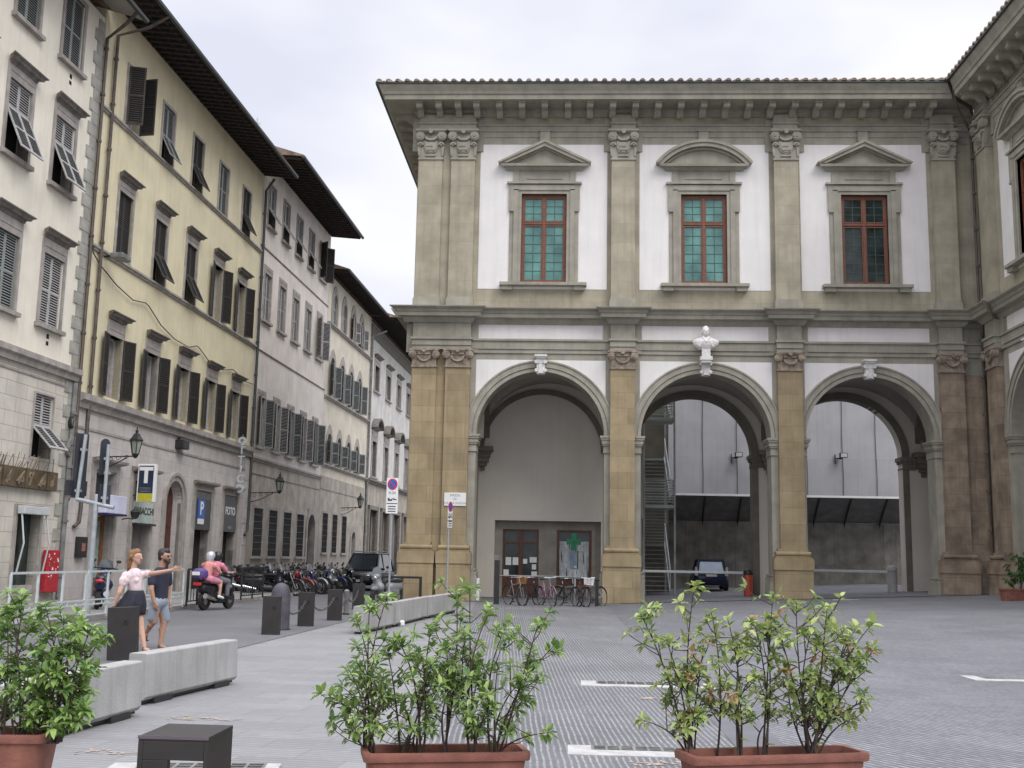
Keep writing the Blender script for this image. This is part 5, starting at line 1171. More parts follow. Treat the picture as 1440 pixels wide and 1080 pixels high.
# bicycles and their rail
t = thing('bicycle_rail', 'dark post and steel rail where the bicycles lean before the first arch', 'rack', (-2.42, 39.9, 0))
part('board_post', MB().box(-.09, .09, -.05, .05, 0, 1.55), M_iron, t); part('head', MB().box(-.11, .1, -.06, .06, 1.55, 1.72), M_pipeg, t, bevel=.02); part('rail', MB().tube([(0, 0, 1.02), (2.78, .1, 1.02)], .028, 8), M_pipeg, t, smooth=True); part('leg', MB().tube([(2.78, .1, 0), (2.78, .1, 1.3)], .03, 8), M_steel, t); part('lamp', MB().ball((2.78, .1, 1.35), .06), M_pipeg, t)
part('second_leg', MB().box(3.5, 3.62, .05, .15, 0, .9), M_iron, t)
def wheel(t, x, y, z, r, name='wheel', w_=.02, spokes=14, ax='y', rimm=None):
    mb = MB(); mb.tube([(x+r*cos(k*2*pi/24), y, z+r*sin(k*2*pi/24)) for k in range(25)], w_, 8, cap=False); wo = part(name, mb, M_tyre, t, smooth=True)
    mb = MB(); mb.tube([(x+(r-w_)*cos(k*2*pi/24), y, z+(r-w_)*sin(k*2*pi/24)) for k in range(25)], w_*.45, 6, cap=False)
    for k in range(spokes): a = k*2*pi/spokes; mb.tube([(x+.02*cos(a+1), y+(.02 if k % 2 else -.02), z+.02*sin(a+1)), (x+(r-w_)*cos(a), y, z+(r-w_)*sin(a))], .0028, 4)
    mb.tube([(x, y-.04, z), (x, y+.04, z)], .02, 8); part('rim', mb, rimm or M_chrome, wo); return wo
def bicycle(label, p, rz, m, lean=0., basket=False, lady=False):
    t = thing('bicycle', label, 'bicycle', p, rz, 'bicycles parked at the rail'); t.rotation_euler = (lean, 0, rz); r = .335
    wheel(t, -.52, 0, r, r, rimm=M_pipeg); wheel(t, .52, 0, r, r, rimm=M_pipeg)
    bb = (-.08, 0, .28); st_ = (-.22, 0, .78); hd = (.36, 0, .80); hb = (.39, 0, .66); mb = MB()
    for a, b in ((bb, st_), (bb, hb), ((st_[0]+.03, 0, .70 if not lady else .45), (hd[0], 0, .78)), ((-.52, .04, r), bb), ((-.52, -.04, r), bb), ((-.52, .04, r), (-.2, 0, .7)), ((-.52, -.04, r), (-.2, 0, .7)), (hb, hd)): mb.tube([a, b], .017, 8)
    part('frame', mb, m, t, smooth=True); mb = MB()
    for s in (-.05, .05): mb.tube([(.52, s, r), (.45, s, .58), (.39, s*.6, .68)], .012, 6)
    part('fork', mb, m, t); mb = MB(); mb.tube([(.36, 0, .8), (.34, 0, .95), (.38, 0, .98)], .014, 6).tube([(.25, -.29, .99), (.37, -.22, 1.0), (.4, 0, .98), (.37, .22, 1.0), (.25, .29, .99)], .013, 6); part('handlebar', mb, M_chrome, t)
    mb = MB(); mb.tube([(-.22, 0, .75), (-.25, 0, .88)], .014, 6); part('seat_post', mb, M_chrome, t)
    mb = MB(); mb.add([(-.38, -.08, .9), (-.38, .08, .9), (-.2, .04, .9), (-.08, .015, .9), (-.08, -.015, .9), (-.2, -.04, .9), (-.38, -.07, .95), (-.38, .07, .95), (-.2, .035, .93), (-.08, .012, .92), (-.08, -.012, .92), (-.2, -.035, .93)], [(0, 1, 2, 3, 4, 5), (6, 7, 8, 9, 10, 11)]+[(i, (i+1) % 6, 6+(i+1) % 6, 6+i) for i in range(6)]); part('saddle', mb, M_blackp, t)
    mb = MB(); mb.tube([(bb[0]+.09*cos(k*pi/6), -.05, bb[2]+.09*sin(k*pi/6)) for k in range(13)], .008, 5).tube([(bb[0], -.05, bb[2]), (bb[0]+.1, -.08, bb[2]-.14)], .01, 5).tube([(bb[0], .05, bb[2]), (bb[0]-.1, .08, bb[2]+.14)], .01, 5).box(bb[0]+.04, bb[0]+.16, -.14, -.06, bb[2]-.15, bb[2]-.13).box(bb[0]-.16, bb[0]-.04, .06, .14, bb[2]+.13, bb[2]+.15); part('crank', mb, M_iron, t)
    if basket:
        mb = MB(); k_ = 10
        for i in range(k_+1):
            mb.tube([(.46+.26*i/k_, -.15, 1.02), (.48+.22*i/k_, -.13, .78)], .004, 4).tube([(.46+.26*i/k_, .15, 1.02), (.48+.22*i/k_, .13, .78)], .004, 4).tube([(.46, -.15+.3*i/k_, 1.02), (.48, -.13+.26*i/k_, .78)], .004, 4).tube([(.72, -.15+.3*i/k_, 1.02), (.7, -.13+.26*i/k_, .78)], .004, 4)
        mb.box(.48, .7, -.13, .13, .77, .785); part('basket', mb, basket, t)
    mb = MB(); 
    for x in (-.52, .52): mb.tube([(x+(r+.03)*cos(a_), 0, r+(r+.03)*sin(a_)) for a_ in [pi*(.1+.8*k/8) for k in range(9)]], .016, 6)
    part('mudguard', mb, m if lady else M_iron, t); return t
bicycle('white and black bicycle beside the dark post', (-1.72, 39.65, 0), -1.0, mat('white_bike', (.25, .25, .24), .4), .06)
bicycle('dark bicycle with a brown basket, second from the dark post', (-1.25, 40.0, 0), -2.1, M_iron, -.05, mat('wicker', (.35, .17, .04), .8, .3, 20))
bicycle('pink bicycle in front of the pharmacy door', (-.62, 39.7, 0), -1.15, mat('pink_bike', (.42, .22, .31), .4), .05, lady=True)
bicycle('black bicycle leaning right of the pink one', (.12, 39.8, 0), -.9, M_iron, .08); bicycle('bicycle with white bags on the handlebar under the shop window', (.58, 39.8, 0), -1.2, mat('dark_red_bike', (.15, .02, .05), .4), -.06, M_signw)
bicycle('silver bicycle at the right end of the row', (1.05, 40.05, 0), -2.2, mat('silver_bike', (.4, .4, .42), .35), .1)
# ------------------------------------------------------------ vehicles
def moto(kind, label, p, rz, body, case=None, name='motorcycle', group='motorcycles parked in a row', lean=.1, cat='motorcycle'):
    t = thing(name, label, cat, p, rz, group); t.rotation_euler = (lean, 0, rz)
    if kind == 'scooter':
        R = .25
        for x in (-.62, .68):
            w_ = part('wheel', MB().lathe([(.12, -.05), (R, -.055), (R+.02, 0), (R, .055), (.12, .05)], x, 0, R+.02, 20, ax=1), M_tyre, t, smooth=True); part('rim', MB().lathe([(.02, -.06), (.15, -.045), (.15, .045), (.02, .06)], x, 0, R+.02, 12, ax=1), M_pipeg, w_)
        b = blob('body', [('c', (-.75, 0, .62), (-.2, 0, .60), .15, .17), ('c', (-.2, 0, .5), (-.5, 0, .42), .15, .16), ('c', (-.1, 0, .32), (.42, 0, .30), .14, .13), ('c', (.42, 0, .32), (.55, 0, .82), .15, .15), ('c', (.55, .1, .6), (.55, -.1, .6), .16, .16), ('b', (.58, 0, .95), (.16, .17, .1)), ('b', (.7, 0, .55), (.2, .09, .08)), ('c', (-.95, 0, .74), (-.7, 0, .7), .07, .1)], body, t, .028, 2)
        part('seat', MB().lathe([(.0, -.5), (.12, -.46), (.16, -.2), (.14, .1), (.09, .3), (0, .34)], -.42, 0, .80, 10, ax=0, e=.5), M_blackp, t, smooth=True)
        part('fork', MB().tube([(.68, .08, .27), (.56, .05, .9)], .028, 6).tube([(.68, -.08, .27), (.56, -.05, .9)], .028, 6), M_iron, t)
        part('handlebar', MB().tube([(.4, -.33, 1.03), (.5, -.12, 1.05), (.5, .12, 1.05), (.4, .33, 1.03)], .022, 6), M_blackp, t)
        part('headlight', MB().ball((.72, 0, .9), (.05, .11, .07)), M_chrome, t); part('tail_light', MB().ball((-1.0, 0, .74), (.04, .1, .04)), M_signr, t)
        part('exhaust', MB().tube([(-.3, -.17, .3), (-.9, -.2, .42)], [.04, .075], 10), M_chrome, t, smooth=True)
        ws = MB(); ws.add([(.62+.0, -.22, .98), (.62, .22, .98), (.52, .15, 1.24), (.52, -.15, 1.24), (.6, 0, .98), (.54, 0, 1.28)], [(0, 4, 5, 3), (4, 1, 2, 5)]); part('windscreen', ws, mat('smoked_screen', (.20, .22, .24), .1, .1), t, clean=False)
    else:
        R = .30
        for x in (-.68, .72):
            wheel(t, x, 0, R, R-.04, w_=.05, spokes=10)
        blob('tank', [('c', (-.05, 0, .82), (.28, 0, .86), .12, .15), ('b', (.3, 0, .78), (.15, .12, .1)), ('c', (-.75, 0, .78), (-.95, 0, .86), .08, .05), ('c', (-.7, 0, .74), (-.1, 0, .7), .08, .1)], body, t, .025, 2)
        part('seat', MB().lathe([(0, -.42), (.11, -.4), (.15, -.15), (.13, .15), (.09, .32), (0, .34)], -.42, 0, .82, 10, ax=0, e=.5), M_blackp, t, smooth=True)
        blob('engine', [('b', (0, 0, .42), (.24, .17, .18)), ('c', (.05, 0, .45), (.18, 0, .65), .1, .09), ('c', (-.4, 0, .45), (-.1, 0, .42), .06, .08)], M_iron, t, .03, 1)
        part('frame', MB().tube([(-.68, .1, R), (-.2, .1, .42), (.1, .08, .7), (.45, .0, .92)], .025, 6).tube([(-.68, -.1, R), (-.2, -.1, .42), (.1, -.08, .7), (.45, .0, .92)], .025, 6).tube([(.45, 0, .9), (.3, 0, .45), (0, 0, .25)], .025, 6), M_iron, t)
        part('fork', MB().tube([(.72, .09, R), (.46, .09, .98)], .028, 8).tube([(.72, -.09, R), (.46, -.09, .98)], .028, 8), M_chrome, t, smooth=True)
        part('mudguard', MB().tube([(.72+.36*cos(a_), 0, R+.36*sin(a_)) for a_ in [.35+1.6*k/6 for k in range(7)]], .045, 6), body, t, smooth=True)
        part('handlebar', MB().tube([(.3, -.36, 1.05), (.42, -.15, 1.03), (.42, .15, 1.03), (.3, .36, 1.05)], .018, 6), M_blackp, t)
        part('headlight', MB().lathe([(.03, -.1), (.09, -.04), (.1, .03), (.02, .05)], .6, 0, .9, 12, ax=0), M_chrome, t, smooth=True); part('tail_light', MB().box(-1.0, -.97, -.06, .06, .82, .88), M_signr, t)
        part('exhaust', MB().tube([(.1, -.12, .35), (-.3, -.16, .25), (-.85, -.18, .38)], [.025, .03, .06], 8), M_chrome, t, smooth=True)
    for s in (-1, 1): part('mirror', MB().tube([(.4, s*.25, 1.03), (.38, s*.3, 1.2)], .008, 5).ball((.38, s*.32, 1.24), (.02, .07, .045)), M_iron, t)
    if case: part('top_case', MB().lathe([(0, 0), (.2, .02), (.23, .1), (.21, .22), (.12, .29), (0, .3)], -.92, 0, .9, 12, e=1.0), case, t, smooth=True); 
    return t
bk = mat('black_gloss', (.012, .013, .018), .25, .1); sv = mat('silver_paint', (.33, .34, .36), .3, .1, metal=.4); rd = mat('red_paint', (.24, .015, .015), .3, .1); bl_ = mat('blue_paint', (.015, .035, .16), .3, .1); nv = mat('navy_gloss', (.015, .02, .06), .25, .1)
rowM = [('scooter', 'large black scooter with a top case at the left end of the parked row', -11.55, 42.9, .12, bk, M_blackp), ('bike', 'black motorcycle second in the parked row', -11.2, 43.9, -.25, bk, M_blackp), ('bike', 'red motorcycle in the parked row', -11.0, 44.8, -.3, rd, None), ('scooter', 'dark blue scooter between the red and the silver motorcycles', -10.9, 45.6, -.35, nv, None),
  ('bike', 'silver motorcycle in the middle of the parked row', -10.75, 46.4, -.35, sv, None), ('bike', 'black motorcycle right of the silver one', -10.65, 47.2, -.4, bk, M_blackp), ('scooter', 'pale silver scooter in the parked row', -10.5, 48.0, -.35, sv, None), ('bike', 'bright blue motorcycle near the end of the parked row', -10.4, 48.8, -.4, bl_, None), ('bike', 'black motorcycle behind the bright blue one', -10.3, 49.6, -.4, bk, None), ('scooter', 'last black scooter of the row, nearest the parked car', -10.2, 50.5, -.35, bk, M_blackp)]
rowM += [('scooter', 'black scooter squeezed in behind the large one at the left of the row', -12.3, 44.3, .0, bk, None), ('bike', 'dark blue motorcycle set back against the wall side of the row', -12.2, 46.0, -.2, nv, M_blackp), ('scooter', 'dark scooter set back behind the silver motorcycle', -12.0, 47.6, -.2, bk, M_blackp), ('bike', 'black motorcycle set back behind the pale silver scooter', -11.9, 49.3, -.3, bk, None), ('bike', 'black motorcycle between the red and the dark blue machines', -10.95, 45.2, -.32, bk, None), ('scooter', 'black scooter between the blue motorcycle and the end of the row', -10.35, 51.3, -.35, bk, None)]
for k, lb, x, y, a, m, cs_ in rowM: moto(k, lb, (x, y, .0), a, m, cs_, name='scooter' if k == 'scooter' else 'motorcycle', cat='scooter' if k == 'scooter' else 'motorcycle', lean=.12)
moto('scooter', 'pale grey scooter parked at the corner pillar behind the sign pole', (-5.95, 37.6, 0), -2.0, mat('pale_grey_paint', (.22, .225, .23), .4), None, name='scooter', group=None, cat='scooter', lean=.08)
def car(name, label, p, rz, m, suv=False, rear=False):
    t = thing(name, label, 'car', p, rz); W = 1.78 if suv else 1.65; Hh = 1.72 if suv else 1.45; L_ = 4.4 if suv else 3.7; hw = W/2; f = L_/2; bl0 = .95 if suv else .85
    secs = [(-f, .45, bl0-.15, hw-.12), (-f+.12, .28, bl0, hw-.03), (-f*.5, .24, bl0+.02, hw), (0, .24, bl0, hw), (f*.42, .24, bl0-.02, hw), (f-.25, .26, bl0-.12, hw-.04), (f-.05, .32, bl0-.25, hw-.12), (f, .4, bl0-.35, hw-.2)]
    vs = []; n = 12
    for x, z0, z1, w_ in secs:
        zc = (z0+z1)/2; hz = (z1-z0)/2
        for k in range(n): a = 2*pi*(k+.5)/n; ca, sa = cos(a), sin(a); vs.append((x, w_*(abs(ca)**.35)*(1 if ca > 0 else -1), zc+hz*(abs(sa)**.35)*(1 if sa > 0 else -1)))
    mb = MB(); ns = len(secs); mb.add(vs, [(i*n+k, i*n+(k+1) % n, (i+1)*n+(k+1) % n, (i+1)*n+k) for i in range(ns-1) for k in range(n)]+[tuple(range(n)), tuple(range((ns-1)*n, ns*n))]); part('body', mb, m, t, smooth=True)
    gh = [(-f+.12, bl0-.03, hw-.12), (-f+.38, Hh-.06, hw-.24), (-f+.7, Hh, hw-.26), (f*.12, Hh-.01, hw-.26), (f*.5, bl0-.05, hw-.1)]
    if not suv: gh[0] = (-f+.05, bl0-.03, hw-.12)
    def ghm(d, xs):
        mb = MB(); v = []
        for x, z, w_ in gh: v += [(x, -(w_+d), z+d*.3), (x, w_+d, z+d*.3)]
        k = len(gh); b0 = len(v)
        for x, z, w_ in gh: v += [(x, -(hw-.08), bl0-.06), (x, hw-.08, bl0-.06)]
        F_ = [(2*i, 2*i+1, 2*i+3, 2*i+2) for i in range(k-1)]+[(2*i, 2*i+2, b0+2*i+2, b0+2*i) for i in range(k-1)]+[(2*i+1, 2*i+3, b0+2*i+3, b0+2*i+1) for i in range(k-1)]
        mb.add(v, F_); return mb
    part('cabin_glass', ghm(0, 0), M_dglass, t)
    mb = MB(); mb.add([(-f+.4, -(hw-.25), Hh-.05), (-f+.7, -(hw-.27), Hh+.012), (f*.14, -(hw-.27), Hh+.005), (f*.14, hw-.27, Hh+.005), (-f+.7, hw-.27, Hh+.012), (-f+.4, hw-.25, Hh-.05)], [(0, 1, 4, 5), (1, 2, 3, 4)])
    for s in (-1, 1):
        mb.tube([(f*.5, s*(hw-.1), bl0-.02), (f*.14, s*(hw-.25), Hh), (-f+.7, s*(hw-.25), Hh), (-f+.36, s*(hw-.23), Hh-.06), (-f+.1, s*(hw-.1), bl0)], .035, 6)
        mb.tube([(-.15, s*(hw-.1), bl0-.02), (-.2, s*(hw-.25), Hh)], .03, 6)
    part('roof', mb, m, t)
    ws = MB(); ws.add([(f*.48, -(hw-.2), bl0+.0), (f*.48, hw-.2, bl0), (f*.15, hw-.32, Hh-.06), (f*.15, -(hw-.32), Hh-.06)], [(0, 1, 2, 3)]); ws = MB().add([(v[0]+.02, v[1], v[2]+.02) for v in ws.v], ws.f); part('windscreen', ws, mat('sky_glass', (.04, .05, .06), .05, .1), t)
    rw = MB().add([(-f+.10, -(hw-.25), bl0+.02), (-f+.10, hw-.25, bl0+.02), (-f+.36, hw-.32, Hh-.12), (-f+.36, -(hw-.32), Hh-.12)], [(0, 1, 2, 3)]); rw = MB().add([(v[0]-.035, v[1], v[2]+.01) for v in rw.v], rw.f); part('rear_window', rw, mat('bright_glass', (.45, .52, .62), .15, .1), t)
    for x in (-f*.62, f*.62):
        for s in (-1, 1):
            w_ = part('wheel', MB().lathe([(.15, -.09), (.31, -.1), (.33, 0), (.31, .1), (.15, .09)], x, s*(hw-.1), .33, 20, ax=1), M_tyre, t, smooth=True); part('rim', MB().lathe([(.02, -.11), (.19, -.09), (.19, .09), (.02, .11)], x, s*(hw-.1), .33, 12, ax=1), M_chrome, w_)
    for s in (-1, 1):
        part('headlight', MB().ball((f-.12, s*(hw-.32), bl0-.28), (.1, .17, .08)), M_chrome, t, smooth=True); part('mirror', MB().ball((f*.36, s*(hw+.08), bl0+.05), (.06, .1, .07)), m, t, smooth=True)
        part('tail_light', MB().add([(-f+.04, s*(hw-.05), .7), (-f+.04, s*(hw-.2), .7), (-f+.1, s*(hw-.13), 1.1), (-f+.1, s*(hw-.05), 1.1), (-f-.02, s*(hw-.08), .7), (-f-.03, s*(hw-.2), .7), (-f+.05, s*(hw-.16), 1.1), (-f+.05, s*(hw-.08), 1.1)], [(0, 1, 2, 3), (4, 5, 6, 7), (0, 1, 5, 4), (2, 3, 7, 6), (0, 3, 7, 4), (1, 2, 6, 5)]), mat('pale_tail_lamp', (.5, .42, .42), .3), t)
    part('number_plate', MB().box(f+.0, f+.03, -.25, .25, .42, .53), M_signw, t); part('number_plate', MB().box(-f-.03, -f-.0, -.25, .25, .66, .77), M_signw, t)
    part('grille', MB().box(f-.06, f+.01, -.42, .42, .58, .72), M_iron, t)
    if suv:
        mb = MB(); 
        for s in (-1, 1): mb.tube([(-f+.5, s*(hw-.32), Hh+.1), (f*.1, s*(hw-.32), Hh+.1)], .03, 6)
        for x in (-f+.7, 0): mb.box(x-.05, x+.05, -(hw-.2), hw-.2, Hh+.08, Hh+.13)
        part('roof_rack', mb, M_wpaint, t)
    return t
p = onG(513, 831); car('parked_car', 'black off-road car with a white roof rack parked beyond the motorcycles', (p.x-.25, p.y+1.8, 0), -pi/2-.08, bk, suv=True)
p = onG(1001, 832, .25); car('courtyard_car', 'dark small car parked in the courtyard, seen from behind through the middle arch', (p.x, p.y+1.2, .30), pi/2-.05, nv)
moto('scooter', 'dark scooter parked on the pavement behind the white railing and sign pole', (-12.3, 29.2, .13), 1.9, nv, None, name='scooter', group=None, cat='scooter', lean=.08)
for i, (s_0, z_0) in enumerate(((30.0, 15.9), (31.25, 7.65))):
    t = sthing('vent_holes', 'pair of small dark vent holes in the cream plaster, %s' % ('high between the windows' if i == 0 else 'low near the quoins'), 'vent', s_0+1.3*(i == 0), .0, z_0)
    part('hole', MB(TS).box(-.07, .07, 0, .12, -.01, .008), M_void, t); part('hole', MB(TS).box(-.07, .07, .2, .34, -.01, .008), M_void, t)
# ============================================================ PEOPLE
M_skin = mat('skin', (.50, .30, .22), .75, .06, 8); M_skin2 = mat('tanned_skin', (.38, .215, .145), .75, .06, 8)
M_hairb = mat('light_brown_hair', (.22, .11, .045), .6, .35, 18); M_hairk = mat('black_hair', (.015, .012, .011), .55, .2, 18)
M_blouse = mat('white_pink_blouse', (.68, .58, .58), .85, .15, 22, col2=(.50, .36, .38)); M_skirt = mat('navy_skirt', (.018, .020, .032), .85, .2, 12)
M_tee = mat('navy_tshirt', (.022, .025, .042), .9, .15, 6); M_short = mat('grey_blue_shorts', (.26, .30, .36), .9, .15, 8); M_eye = mat('eye_dark', (.02, .015, .012), .3); M_lip = mat('lips', (.42, .13, .12), .5)
def hand_shapes(w_, d, side, up_, sc=1., point=False):
    """palm and five fingers: w_ wrist, d pointing direction, side = thumb side, up_ = back of the hand"""
    d = d.normalized(); side = (side-d*side.dot(d)).normalized(); up_ = d.cross(side)*(1 if d.cross(side).dot(up_) > 0 else -1); o = []
    palm = w_+d*.05*sc
    for k in range(4): a = side*(.030-.020*k)*sc; o.append(('c', w_+a*.6, w_+d*.085*sc+a, .016*sc, .012*sc))
    for k in range(4):
        base = w_+d*.088*sc+side*(.031-.021*k)*sc; ln = (.068, .076, .070, .055)[k]*sc; curl = (.15, .5, .7, .8)[k] if point else .45+.1*k
        m_ = base+d*ln*.5*cos(curl*.5)-up_*ln*.5*sin(curl*.5); e = m_+d*ln*.5*cos(curl*1.3)-up_*ln*.5*sin(curl*1.3)
        o += [('c', base, m_, .0095*sc, .0088*sc), ('c', m_, e, .0088*sc, .0075*sc)]
    b = w_+d*.03*sc+side*.025*sc; m_ = b+side*.028*sc+d*.025*sc-up_*.01*sc; e = m_+d*.032*sc+side*.008*sc; o += [('c', b, m_, .014*sc, .0105*sc), ('c', m_, e, .0105*sc, .009*sc)]
    return o
def head_shapes(c, f, upv, s=1.):
    f = f.normalized(); r = f.cross(upv).normalized(); P = lambda a, b, z: c+r*a*s+f*b*s+upv*z*s
    o = [('c', P(0, -.015, .035), P(0, .02, .02), .088*s, .082*s), ('c', P(0, .035, -.03), P(0, .055, -.075), .062*s, .036*s), ('c', P(.035, .03, -.03), P(.015, .06, -.07), .04*s, .03*s), ('c', P(-.035, .03, -.03), P(-.015, .06, -.07), .04*s, .03*s),
         ('c', P(0, .095, .02), P(0, .118, -.018), .011*s, .016*s), ('c', P(-.03, .085, .04), P(.03, .085, .04), .014*s, .014*s), ('c', P(-.018, .088, -.052), P(.018, .088, -.052), .010*s, .010*s),
         ('b', P(.082, -.005, -.005), (.014*s, .018*s, .028*s)), ('b', P(-.082, -.005, -.005), (.014*s, .018*s, .028*s))]
    return o, P
def person(label, loc, J, skin, head_dir, extra=(), group=None, cat='person', hs=1., hands=True, vox=.0085, thumb=Vector((0, 0, 1)), rad=1.):
    t = thing('person', label, cat, loc, 0, group); V = lambda k: Vector(J[k])
    hsps, P = head_shapes(V('head'), Vector(head_dir), Vector((0, 0, 1)), hs)
    q = lambda a, b, r1, r2: ('c', V(a), V(b), r1*rad, r2*rad)
    sh = list(hsps)+[q('neck', 'head', .052, .05), q('chest', 'neck', .09, .055), q('shR', 'chest', .055, .10), q('shL', 'chest', .055, .10), q('chest', 'waist', .125, .105), q('waist', 'pelvis', .105, .125), q('pelvis', 'hipR', .11, .095), q('pelvis', 'hipL', .11, .095)]
    for s in 'RL':
        sh += [q('sh'+s, 'el'+s, .048, .038), q('el'+s, 'wr'+s, .038, .025), q('hip'+s, 'kn'+s, .088, .055), q('kn'+s, 'an'+s, .052, .035)]
        kn = V('kn'+s); an = V('an'+s); toe = V('toe'+s); cf = kn.lerp(an, .3)+Vector((-(toe-an).x, -(toe-an).y, 0)).normalized()*.02; sh.append(('c', cf, kn.lerp(an, .62), .052*rad, .036*rad))
        sh += [('c', an+Vector((0, 0, -.03)), toe, .034, .022), ('c', an+Vector((0, 0, -.04))-(toe-an).normalized()*.03, an, .03, .03)]
        if hands: d = V('wr'+s)-V('el'+s); tip = J.get('hd'+s); d = (Vector(tip)-V('wr'+s)) if tip else d; sh += hand_shapes(V('wr'+s), d, thumb, Vector((0, -1, .3)), 1., point=(s in J.get('point', '')))
        else: sh.append(('c', V('wr'+s), V('wr'+s)+(V('wr'+s)-V('el'+s)).normalized()*.08, .03, .025))
    blob('body', sh, skin, t, vox, 3); return t, P, V
# --- woman
YW = 18.05; O = Vector((at(197, 915, YW).x, YW, 0))
def jw(px, py, dy=0.): p = at(px, py, YW+dy); return p-O
J = dict(head=jw(191, 784), neck=jw(187.5, 800), chest=jw(189, 813), shR=jw(177, 810, -.10), shL=jw(202, 808, .10), waist=jw(190.5, 829), pelvis=jw(189, 842), hipR=jw(186, 847, -.07), hipL=jw(193, 847, .07),
    elR=jw(168, 833, -.22), wrR=jw(160, 853, -.2), hdR=jw(156.5, 862, -.18), elL=jw(222, 805.5, -.02), wrL=jw(243, 801.5, -.12), hdL=jw(254, 799.5, -.18), knR=jw(187, 876, -.02), anR=jw(178, 903, .05), toeR=jw(183, 910, .02), knL=jw(198, 880, .0), anL=jw(203, 910, -.08), toeL=jw(213, 916, -.14), point='L')
t, P, V = person('woman in a white blouse and dark skirt walking and pointing to the right', O, J, M_skin, (.93, -.28, .02), thumb=Vector((.2, -.3, 1)))
ax = lambda a, b, f: Vector(J[a]).lerp(Vector(J[b]), f)
blob('blouse', [('c', V('chest')+Vector((0, 0, .04)), V('waist'), .130, .112), ('c', V('shR'), V('chest'), .07, .11), ('c', V('shL'), V('chest'), .068, .11), ('b', ax('shR', 'elR', .28), (.082, .085, .085)), ('c', V('shR'), ax('shR', 'elR', .45), .075, .068), ('c', V('shL'), ax('shL', 'elL', .32), .066, .062), ('c', V('chest')+Vector((.055, -.065, -.03)), V('chest')+Vector((.02, -.05, -.05)), .062, .06), ('c', V('chest')+Vector((.07, .04, -.03)), V('chest')+Vector((.02, .03, -.05)), .06, .06)], M_blouse, t, .011, 3)
# skirt: flared cloth with folds, swinging back to the left
wv = V('waist')+Vector((0, 0, -.015)); hem = jw(186.5, 864); vs = []; nr, na = 9, 56
for j in range(nr+1):
    u = j/nr; c = wv.lerp(hem, u); c.x += -.03*u*u
    for i in range(na):
        a = 2*pi*i/na; fl = 1+.11*u*sin(a*9+.6)+.05*u*sin(a*4+2); back = 1+.75*u*u*max(0, -cos(a))
        vs.append((c.x+cos(a)*(.122+.075*min(1,u*1.6)**.7)*fl*back, c.y+sin(a)*(.125+.085*min(1,u*1.6)**.7)*fl, c.z+.04*u*max(0, -cos(a))))
mb = MB(); mb.add(vs, [(j*na+i, j*na+(i+1) % na, (j+1)*na+(i+1) % na, (j+1)*na+i) for j in range(nr) for i in range(na)]); sk = part('skirt', mb, M_skirt, t, smooth=True, clean=False); so_ = sk.modifiers.new('s', 'SOLIDIFY'); so_.thickness = .006
hc = V('head'); blob('hair', [('c', P(0, -.035, .06), P(0, .02, .085), .082, .066), ('c', P(0, -.05, .05), P(0, -.085, -.06), .09, .075), ('c', P(.05, -.05, .02), P(.055, -.08, -.15), .048, .034), ('c', P(-.05, -.05, .02), P(-.055, -.09, -.15), .048, .034), ('c', P(0, -.08, -.04), P(0, -.12, -.2), .065, .035), ('c', P(.03, .03, .09), P(.08, -.02, .0), .04, .032), ('c', P(-.03, .03, .09), P(-.08, -.02, .0), .04, .032)], M_hairb, t, .01, 2)
for s in (-1, 1): part('eye', MB().ball(P(s*.032, .082, .018), (.011, .011, .007), 8, 6), M_eye, t)
part('mouth', MB().ball(P(0, .097, -.052), (.008, .014, .006), 8, 6), M_lip, t)
def sandal(t, an, toe, m):
    d = (toe-an); d.z = 0; d.normalize(); s = Vector((-d.y, d.x, 0)); z = toe.z-.03; mb = MB(); a = an-d*.06; b = toe+d*.03; vs = []
    for c, w_ in ((a, .028), (a+d*.03, .034), (a.lerp(b, .5), .036), (b-d*.03, .044), (b, .026)):
        for sg in (-1, 1):
            for dz in (0, .015): vs.append((c.x+s.x*w_*sg, c.y+s.y*w_*sg, z+dz))
    fs = []
    for i in range(4): o = i*4; fs += [(o, o+2, o+6, o+4), (o+1, o+3, o+7, o+5), (o, o+1, o+5, o+4), (o+2, o+3, o+7, o+6)]
    fs += [(0, 1, 3, 2), (16, 17, 19, 18)]; mb.add(vs, fs)
    c = Vector((toe.x, toe.y, z+.02))-d*.02; mb.tube([c-s*.042, c+Vector((0, 0, .04)), c+s*.042], .008, 5); c = Vector((an.x, an.y, z+.02)); mb.tube([c-s*.038, c-s*.038+Vector((0, 0, .06)), c+d*.035+Vector((0, 0, .075)), c+s*.038+Vector((0, 0, .06)), c+s*.038], .007, 5)
    part('sandal', mb, m, t)
M_sand = mat('brown_leather', (.10, .05, .025), .6, .2, 9)
for s in 'RL': sandal(t, V('an'+s), V('toe'+s), M_sand)
part('bracelet', MB().tube([V('wrR')+Vector((.031*cos(k*pi/5), .031*sin(k*pi/5), 0)) for k in range(11)], .005, 5), M_iron, t)
